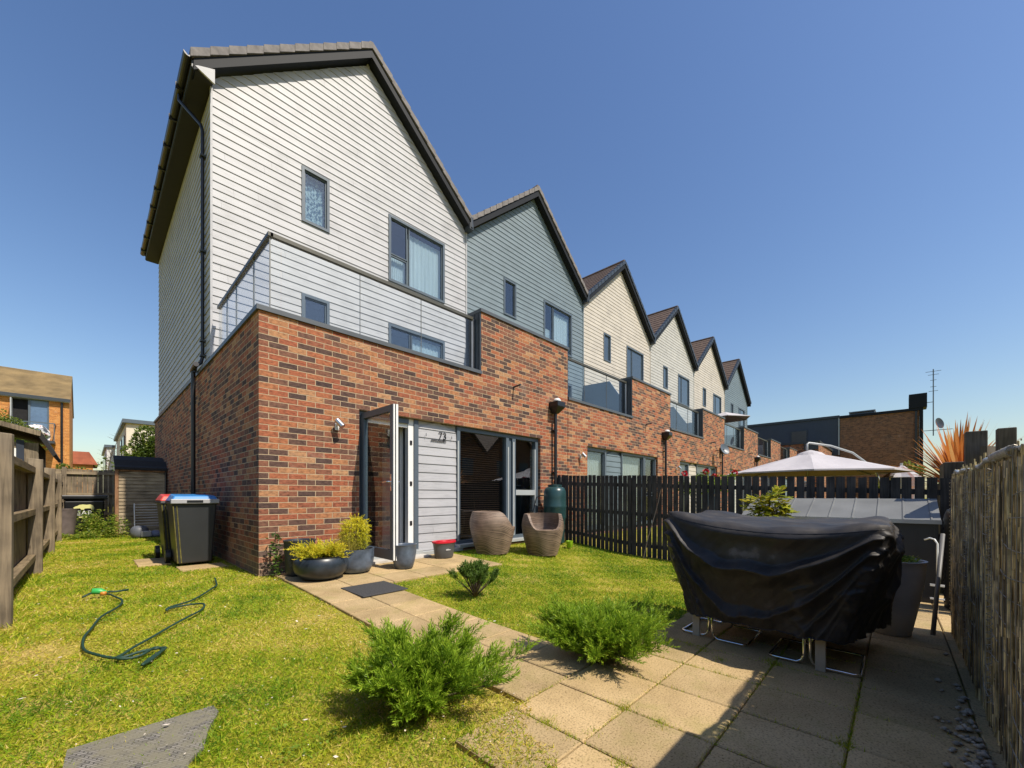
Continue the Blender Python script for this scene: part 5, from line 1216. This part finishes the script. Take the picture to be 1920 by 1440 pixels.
# ------------------------------------------------------------------ beyond the left fence
def tree(name, loc, label, trunk_h, crowns, n, leaf, seed, mat=TREE, cat='tree', tb=.5, r=.08, group=None):
    q = np.random.default_rng(seed); r0 = empty(name, loc, label=label, cat=cat, group=group)
    V = []; T = []
    tot = sum(c[3]**2 for c in crowns)
    for (x, y, z, rad) in crowns:
        k = int(n*rad**2/tot); lumps = 14; LC = norm(q.normal(size=(lumps,3)))*q.uniform(.3,.75,(lumps,1)); i = q.integers(0,lumps,k)
        d = norm(q.normal(size=(k,3))); P = (LC[i]+d*q.uniform(.5,1,(k,1))**.6*q.uniform(.22,.42,(lumps,1))[i])*rad+np.array([x,y,z])
        D = norm(d+q.normal(size=(k,3))*.7+[0,0,.1]); V.append(diamonds(P, D, leaf*q.uniform(.6,1.3,k), leaf*.5*q.uniform(.7,1.3,k), q)); T.append(np.clip(tb+q.normal(0,.15,k)+q.normal(0,.14,lumps)[i],0,1))
    polys('crown', np.concatenate(V).reshape(-1,3), 4, mat, r0, np.concatenate(T))
    m = MB(); m.tube([(0,0,-.2),(.02*trunk_h,.0,trunk_h*.5),(0,.02,trunk_h)], [r, r*.8, r*.55], 8)
    for (x, y, z, rad) in crowns: m.tube([(0,0,trunk_h*.75),(x*.5,y*.5,(trunk_h+z)*.5),(x,y,z+rad*.3)], [r*.5,r*.35,r*.12], 6)
    m.build('trunk', BARK, r0); return r0

ap = empty('apartment_block', (0,0,0), label='orange brick apartment block with brown tiled roof and a glass balcony', cat='building')
b = MB(); Y0 = 36; X1 = -2.37
b.box(-16, -4.95, Y0, Y0+.3, -2, 7.6); b.box(-3.30, X1, Y0, Y0+.3, -2, 7.6); b.box(-4.95,-3.30,Y0,Y0+.3,7.45,7.6); b.box(-4.95,-3.30,Y0,Y0+.3,-2,4.7)
b.box(X1-.3, X1, Y0+.3, Y0+9, -2, 7.6); b.add([(X1,Y0,7.6),(X1,Y0+9,7.6),(X1,Y0+4.5,10.2),(X1-.3,Y0,7.6),(X1-.3,Y0+9,7.6),(X1-.3,Y0+4.5,10.2)],[(0,1,2),(3,5,4)])
b.build('brick_wall', BR3, ap)
rf = MB(); n = 22
for i in range(n):
    ya, yb_ = Y0-.25+4.75*i/n, Y0-.25+4.75*(i+1)/n; za, zb = 7.62+2.6*i/n, 7.62+2.6*(i+1)/n
    rf.add([(-16,ya,za+.05),(X1+.06,ya,za+.05),(X1+.06,yb_,zb+.01),(-16,yb_,zb+.01),(-16,ya,za),(X1+.06,ya,za)],[(0,1,2,3),(4,5,1,0)])
rf.add([(-16,Y0+4.5,10.23),(X1+.06,Y0+4.5,10.23),(X1+.06,Y0+9.3,7.6),(-16,Y0+9.3,7.6)],[(0,1,2,3)])
rf.build('roof', M('sandy_brown_tiles', (.22,.155,.07), .85, .3, 1.2), ap)
MB().box(-16,X1+.06,Y0-.30,Y0-.26,7.45,7.66).build('gutter', DARK, ap); MB().box(-16,X1,Y0-.25,Y0-.002,7.42,7.5).build('fascia', FRAMEL, ap)
MB().tube([(-2.72,Y0-.1,-1),(-2.72,Y0-.1,7.4)], .06, 8).build('downpipe', BLACK, ap)
w_ = MB().box(-4.95,-4.88,Y0+.02,Y0+.2,4.7,7.45).box(-3.37,-3.30,Y0+.02,Y0+.2,4.7,7.45).box(-4.88,-3.37,Y0+.02,Y0+.2,7.37,7.45).box(-4.22,-4.12,Y0+.02,Y0+.2,4.7,7.37).build('balcony_door', FRAME, ap)
MB().box(-4.12,-3.37,Y0+.08,Y0+.1,4.7,7.37).build('pane', M('sky_pane', (.10,.16,.26), .05, .1), w_)
MB().box(-4.88,-4.22,Y0+.25,Y0+.29,4.7,7.37).build('dark_opening', ROOMD, w_)
MB().box(-4.92,-4.86,Y0-.7,Y0-.0,4.75,7.3).build('open_leaf', FRAMEL, w_)
bc = MB().box(-5.6,-3.0,Y0-1.4,Y0-.01,4.45,4.62).build('balcony', DARK, ap)
br_ = MB().box(-5.6,-3.0,Y0-1.42,Y0-1.37,5.72,5.78).box(-5.62,-5.57,Y0-1.36,Y0,5.72,5.78).box(-3.03,-2.98,Y0-1.36,Y0,5.72,5.78)
for x in (-5.58,-4.3,-3.02): br_.box(x-.02,x+.02,Y0-1.41,Y0-1.38,4.62,5.72)
br_.build('railing', FRAME, bc); MB().box(-5.5,-3.1,Y0-1.40,Y0-1.39,4.7,5.7).build('glass_panel', BALGL, bc)
fu = empty('covered_furniture', (-3.85,Y0-.8,4.62), label='floral covered furniture heaped on the apartment balcony', cat='furniture')
q = np.random.default_rng(3); fb = MB().lathe([(.45,0),(.62,.3),(.55,.7),(.25,.95),(.05,1.0)], 14)
fb.v = [(v[0]*1.1+q.normal(0,.05),v[1]*.8+q.normal(0,.05),v[2]+q.normal(0,.05)) for v in fb.v]
mf, n_, N, L, b2 = newmat('floral_cloth'); gm = N.new('ShaderNodeNewGeometry'); v = N.new('ShaderNodeTexNoise'); v.inputs['Scale'].default_value = 3.5; L.new(gm.outputs['Position'], v.inputs[0]); r = ramp(N, [(.42,(.10,.10,.12)),(.5,(.7,.62,.60)),(.6,(.75,.70,.68)),(.68,(.4,.10,.12))]); L.new(v.outputs[0], r.inputs[0]); L.new(r.outputs[0], b2.inputs['Base Color'])
fb.build('cloth', mf, fu)

wh = empty('white_building', (0,0,0), label='white flat roofed building behind the garden trees, left of the end house', cat='building')
MB().box(.8,14,42.6,43,0,7.3).box(.8,1.2,43,60,0,7.3).build('rendered_wall', M('cream_render', (.62,.57,.47), .8, .06, 1), wh)
MB().box(.55,14,42.3,60,7.3,7.62).build('roof_edge', FRAME, wh)
for x in (3.3,): 
    w_ = MB().box(x-.06,x+1.36,42.55,42.599,4.9,6.4).build('window', FRAME, wh); MB().box(x,x+1.3,42.53,42.549,4.96,6.34).build('pane', FARGL, w_)
for y_ in (44.5,48.5): 
    w_ = MB().box(.73,.799,y_,y_+1.6,4.6,6.4).build('window', FRAME, wh); MB().box(.71,.729,y_+.08,y_+1.52,4.68,6.32).build('pane', FARGL, w_)
wh2 = empty('white_building', (0,0,0), label='lower white building with dark flat roof, just left of the cream rendered one', cat='building')
MB().box(.0,.7,60.5,75,0,6.6).build('rendered_wall', M('white_render', (.60,.60,.58), .8, .06, 1), wh2); MB().box(-.2,.75,60.3,75.2,6.6,6.9).build('roof_edge', FRAME, wh2)
w_ = MB().box(-.07,-.001,62,66,3.9,5.9).build('window', FRAME, wh2); MB().box(-.09,-.071,62.1,65.9,4.0,5.8).build('pane', FARGL, w_)
hb = empty('brick_house', (-2.6,60,0), label='small distant red roofed house low behind the back fence', cat='house')
MB().box(-1.2,1.5,0,8,0,4.6).build('wall', BR3, hb); MB().prism([(-1.6,4.5),(1.9,4.5),(1.2,5.9),(-1.0,5.9)],-.3,8.3,'y').build('roof', M('red_tiles', (.35,.10,.05), .8, .2, 2), hb)
tree('garden_tree', (1.0,24,0), 'bushy green tree in front of the white building, beside the end house', 2.2, [(.45,0,3.6,1.6),(-.45,.2,2.6,1.2),(.9,.3,2.8,1.3),(.75,0,4.6,1.0)], 16000, .16, 101, tb=.5)
tree('garden_shrub', (-3.4,18.2,0), 'green shrub top poking up behind the neighbouring shed roof on the left', 1.8, [(-.1,0,3.4,.75),(-.75,0,3.8,.75),(.45,0,3.1,.5)], 5200, .09, 102, cat='shrub', tb=.62)
tree('hedge_shrub', (-2.1,20,0), 'yellow green bush showing just above the back fence, below the apartment block', 1.2, [(0,0,1.9,.55),(.7,.2,1.8,.35)], 2600, .09, 103, cat='shrub', tb=.75)
# bare wispy tree
q = np.random.default_rng(104); bt_ = empty('bare_sapling', (-.95,17,0), label='thin bare sapling rising against the sky above the back fence', cat='tree')
m = MB(); m.tube([(0,0,0),(.0,0,1.8),(.15,0,2.7),(.45,0,3.7)], [.025,.02,.012,.004], 5).build('trunk', BARK, bt_)
tw = MB()
for i in range(34):
    u = q.uniform(.45,1); b0 = Vector((.45*max(0,(u-.5)*2)**1.5,0,3.7*u)); a = q.uniform(0,6.28); L_ = q.uniform(.3,.9)*(1.2-u)
    tw.tube([b0, b0+Vector((math.cos(a)*L_*.6,math.sin(a)*L_*.3,L_*.5)), b0+Vector((math.cos(a)*L_*1.3,math.sin(a)*L_*.5,L_*.8))], [.006,.004,.002], 4)
tag(tw.build('twigs', BARK, bt_), kind='stuff')
n = 90; P_ = np.stack([q.uniform(-.3,.8,n),q.uniform(-.3,.3,n),q.uniform(1.9,2.5,n)],1); az = q.uniform(0,6.28,n); polys('leaves', diamonds(P_, norm(np.stack([np.cos(az),np.sin(az),q.uniform(-.5,.5,n)],1)), .12, .06, q), 4, TREE, bt_, q.random(n))
# neighbour's shed behind the left fence
ns = empty('neighbour_shed', (0,9.0,0), label='neighbour\'s timber shed with dark felt roof and white door behind the left fence', cat='shed')
MB().box(-4.6,-2.28,.25,2.6,0,2.25).build('walls', WOODG, ns)
MB().prism([(-4.8,2.25),(-2.9,2.70),(-2.22,2.50),(-1.99,1.98),(-2.04,1.93),(-2.28,2.42),(-2.9,2.60),(-4.8,2.15)], 0, 2.8, 'y').build('roof', FELT, ns)
MB().prism([(-4.8,2.25),(-2.9,2.71),(-2.22,2.51),(-2.24,2.40),(-2.9,2.60),(-4.8,2.14)], -.02, -.001, 'y').build('fascia', WOODG, ns)
dn = MB().box(-2.95,-2.62,.21,.245,0,2.1).build('door', WHITEP, ns); MB().box(-2.62,-2.50,.20,.245,0,2.3).build('door_trim', NAVY, dn)

# ------------------------------------------------------------------ beyond the dark fence
CANV = M('pale_lilac_canvas', (.44,.42,.435), .85, .06, 3); CANV2 = M('canvas_stripe', (.20,.13,.13), .85, .06, 3)
UNDERSHADE = M('canvas_underside_shade', (.13,.085,.075), .9, .06, 3)  # shade under the canopies put into a darker underside colour
def canopy(par, c, rad, h, n=8, rot=.2, mat=CANV, name='canopy'):
    m = MB(); rings = [(.0,h),(.10,h*.985),(.16,h*.90),(.45,h*.60),(.75,h*.26),(1.0,0),(1.0,-.03)]
    K = n*6; vs = []
    for r_, z in rings:
        for k in range(K):
            a = rot+2*math.pi*k/K; t = (k % 6)/6; seg = math.cos(math.pi/n)/math.cos((t-.5)*2*math.pi/n) if r_ > 0 else 1
            sag = -.03*math.sin(math.pi*t)*(r_ > .3)*(1 if r_ < 1 else 0)
            vs.append((c[0]+math.cos(a)*rad*r_*seg, c[1]+math.sin(a)*rad*r_*seg, c[2]+z+sag))
    fs = [(i*K+k, i*K+(k+1)%K, (i+1)*K+(k+1)%K, (i+1)*K+k) for i in range(len(rings)-1) for k in range(K)]
    m.add(vs, fs); o = m.build(name, mat, par)
    lo = MB(); lo.v = [(v[0],v[1],v[2]-.012) for v in m.v]; lo.f = [tuple(reversed(f_)) for f_ in m.f[:-K]]; lo.build('shaded_underside', UNDERSHADE, par)
    rb = MB()
    for k in range(n):
        a = rot+2*math.pi*k/n; rb.tube([(c[0],c[1],c[2]+h-.03),(c[0]+math.cos(a)*rad*.98,c[1]+math.sin(a)*rad*.98,c[2]-.02)], .010, 5)
    rb.build('ribs', DARK, par); return o
pa = empty('cantilever_parasol', (10.26,-4.2,g(10.26,-4.2)), label='large open pale lilac cantilever parasol above the dark board fence', cat='parasol')
zc = 1.52-g(10.26,-4.2)
canopy(pa, (0,0,zc), 1.78, .46, 8, .95)
MB().lathe([(.30,.0),(.22,.07),(.05,.13),(.01,.14)], 16, (0,0,zc+.40)).build('vent_cap', CANV, pa)
MB().tube([(-.05,.05,zc+.45),(-.05,.05,zc+.68),(.0,.02,zc+.71),(.35,-.35,zc+.64),(.75,-.72,zc+.48),(1.15,-1.10,zc+.10),(1.35,-1.28,zc-.6),(1.35,-1.28,0)], .024, 8).build('arm', FRAMEL, pa, smooth=True)
cpz = empty('closed_parasol', (11.3,-5.75,g(11,-5)), label='closed striped parasol cover peeking above the fence, right of the open one', cat='parasol')
m = MB(); K = 16
for k in range(K):
    a0, a1 = 2*math.pi*k/K, 2*math.pi*(k+1)/K; r0_ = .36 if k % 2 else .30; r1_ = .36 if (k+1) % 2 else .30
    m.add([(0,0,1.92),(math.cos(a0)*r0_,math.sin(a0)*r0_,1.62),(math.cos(a1)*r1_,math.sin(a1)*r1_,1.62),(math.cos(a1)*r1_*.9,math.sin(a1)*r1_*.9,1.0),(math.cos(a0)*r0_*.9,math.sin(a0)*r0_*.9,1.0)], [(0,1,2),(1,4,3,2)])
o = m.build('folded_canvas', CANV, cpz); o.data.materials.append(CANV2)
for i, p in enumerate(o.data.polygons): p.material_index = 1 if (i//2) % 4 == 1 else 0
MB().tube([(0,0,0),(0,0,1.95)], .025, 8).build('pole', FRAMEL, cpz)
p2_ = empty('terrace_parasol', (22.0,1.0,3.13), label='small open parasol on the upper terrace of the fourth house', cat='parasol')
canopy(p2_, (0,0,1.95), 1.25, .35, 6, .4); MB().tube([(0,0,0),(0,0,2.3)], .025, 8).build('pole', FRAMEL, p2_)
ds = empty('satellite_dish', (17.0,-.05,2.95), label='dark satellite dish on the brick wall between the third and fourth downpipes', cat='satellite dish')
dd = MB().lathe([(.01,-.07),(.12,-.05),(.24,0),(.25,.005),(.24,.012),(.12,-.035),(.01,-.055)], 20).build('dish', FRAME, ds, smooth=True, auto=40); dd.location = (0,-.38,0); dd.rotation_euler = (R(68),0,R(-30)); dd.scale = (.85,1,1)
MB().tube([(0,0,-.05),(0,-.22,-.05),(0,-.36,-.01)], .018, 6).tube([(0,-.36,-.22),(.12,-.70,-.16),(.14,-.72,-.05)], .010, 6).build('bracket', BLACK, ds)
rs_ = tree('rose_bush', (8.0,-2.55,-.2), 'rose bush with red blooms just above the dark fence, left of the parasol', .9, [(0,0,1.45,.26),(.45,-.35,1.5,.24),(-.3,.25,1.35,.22)], 1700, .06, 110, mat=WEED, cat='shrub', r=.03)
rd = M('red_petal', (.55,.02,.03), .6, .2, 9)
q = np.random.default_rng(5)
for (x,y,z) in ((-.25,.3,1.68),(.05,-.05,1.72),(.55,-.5,1.70),(.30,-.15,1.62)):
    n = 60; d = norm(q.normal(size=(n,3))); polys('bloom', diamonds(d*.03+[x,y,z], d, .05, .045, q), 4, rd, rs_, np.ones(n))
tree('garden_shrub', (13.8,-5.9,-.2), 'golden green shrub behind the striped closed parasol', 1.2, [(0,0,1.75,.38),(.5,.2,1.7,.3),(-1.6,.5,1.45,.2)], 1800, .08, 111, cat='shrub', tb=.85)
tree('garden_shrub', (17.5,-7.0,-.2), 'distant pale green bush between the brown block and the orange plant', 1.2, [(0,0,1.7,.55),(.5,-.5,1.6,.4)], 1800, .1, 112, cat='shrub', tb=.65)

bl_ = empty('brick_building', (0,0,0), label='tall brown brick block with blank wall and aerial on the right horizon', cat='building')
MB().box(52,64,-7.1,-1.35,0,8.95).build('brick_wall', BR2, bl_)
MB().box(51.85,64,-7.2,-1.3,8.95,9.2).build('parapet', BARGE, bl_); MB().box(51.8,53.5,-7.6,-6.4,9.2,10.5).box(51.9,52.3,-7.35,-7.11,0,9.2).build('stack', BARGE, bl_)
MB().box(51.8,51.98,-6.95,-6.8,0,8.9).build('downpipe', BLACK, bl_)
sk = MB().box(54,56,-3.9,-2.0,9.2,9.6); sk.build('roof_upstand', FRAME, bl_); MB().box(53.9,56.1,-4.0,-1.9,9.75,9.82).tube([(54,-3.95,9.2),(54,-3.95,9.8)],.03,6).tube([(54,-1.95,9.2),(54,-1.95,9.8)],.03,6).build('roof_rail', FRAMEL, bl_)
am = MB().tube([(52,-8.0,6.5),(52,-8.0,12.6)], .04, 6).tube([(52,-7.6,9.6),(52,-8.0,9.6)], .03, 6)
for z, l in ((12.4,.5),(12.1,.35),(11.0,.2),(10.6,.3),(11.6,.2)): am.tube([(52,-8.0-l,z),(52,-8.0+l,z)], .02, 5)
am.tube([(52,-7.2,7.0),(52,-9.2,7.0)], .03, 5).tube([(51.4,-8.0,12.4),(52.6,-8.0,12.4)], .02, 5); am.build('aerial', FRAME, bl_)
d2 = MB().lathe([(.01,-.12),(.25,-.08),(.5,0),(.25,-.05),(.01,-.09)], 18).build('dish', BLACK, bl_); d2.location = (51.9,-8.4,7.6); d2.rotation_euler = (R(80),0,R(-35))
dk = empty('clad_building', (0,0,0), label='long dark clad upper storey over brown brick at the end of the terrace', cat='building')
MB().box(52.1,62,-1.29,9,5.2,9.05).build('dark_cladding', M('navy_grey_cladding', (.035,.045,.065), .5, .1, 1), dk); MB().box(52.2,62,-1.29,9,0,5.19).build('brick_wall', BR2, dk)
MB().box(51.98,62,-1.29,9.1,9.06,9.3).build('parapet', DARK, dk); MB().box(52.0,52.09,-1.30,-1.2,5.2,9.05).build('corner_flashing', FRAMEL, dk)
w_ = MB().box(52.02,52.09,1.4,2.9,6.2,8.1).build('window', DARK, dk); MB().box(52.0,52.019,1.5,2.8,6.3,8.0).build('pane', M('dull_pane', (.07,.065,.06), .3, .1), w_)
lb = empty('brick_annexe', (0,0,0), label='lower brick annexe with one sunlit side in front of the dark clad building', cat='building')
MB().box(42,51.6,-.72,3.2,0,5.55).build('brick_wall', BR, lb); MB().box(41.9,51.7,-.82,3.3,5.56,5.75).build('parapet', DARK, lb)
MB().box(41.9,41.99,-.70,.3,5.0,5.55).build('dark_panel', DARK, lb)  # plain dark panel near the top of the annexe wall
# two lower units that carry the brick row on past the last gable
for k in (6,):
    r = empty('brick_terrace', (36.0,0,0), label='lower flat roofed brick unit continuing the row beyond the last gable', cat='house')
    MB().box(.455,6.1,0,.3,-.3,3.28).box(3.68,6.1,0,.42,3.281,4.46).box(.455,6.1,.3,8,-.3,3.1).build('brick_wall', BR, r)
    MB().box(.455,3.68,-.03,.33,3.281,3.34).box(3.65,6.13,-.03,.45,4.46,4.52).build('coping', COPING, r)
    MB().box(.47,3.6,.16,.18,3.34,4.3).build('glass_panel', FARGL, r); MB().box(3.655,3.679,.003,.42,3.34,4.46).build('return_panel', DARK, r)
    w_ = MB().box(1.29,5.4,-.01,-.001,.1,2.24).build('window', FRAME, r); MB().box(1.36,5.33,-.02,-.011,.17,2.17).build('pane', FARGL, w_)

# ------------------------------------------------------------------ houses across the way, behind the camera: mirrored in the windows
for i, (x, lab) in enumerate(((14,'dark gabled house across the way, mirrored at the far left of the big window'),(22,'dark gabled house across the way, mirrored left of the sky notch in the big window'),(30,'dark gabled house across the way, mirrored right of the sky notch in the big window'),(38,'dark gabled house across the way, mirrored in the narrow window'))):
    r = empty('opposite_house', (x,-24,0), label=lab, cat='house', group='gabled houses across the way behind the camera')
    MB().prism([(-4,0),(4,0),(4,5.1),(0,9.0),(-4,5.1)], -8, 0, 'y').build('brick_wall', BR2, r)
    MB().prism([(-4.0,5.1),(0,9.05),(4.0,5.1),(4.0,5.4),(0,9.3),(-4.0,5.4)], -8.3, .3, 'y').build('roof', ROOF, r)
    w_ = MB().box(-2.4,-1,0.001,.03,3.0,4.6).build('window', FRAME, r); w_ = MB().box(1,2.4,0.001,.03,3.0,4.6).build('window', FRAME, r)
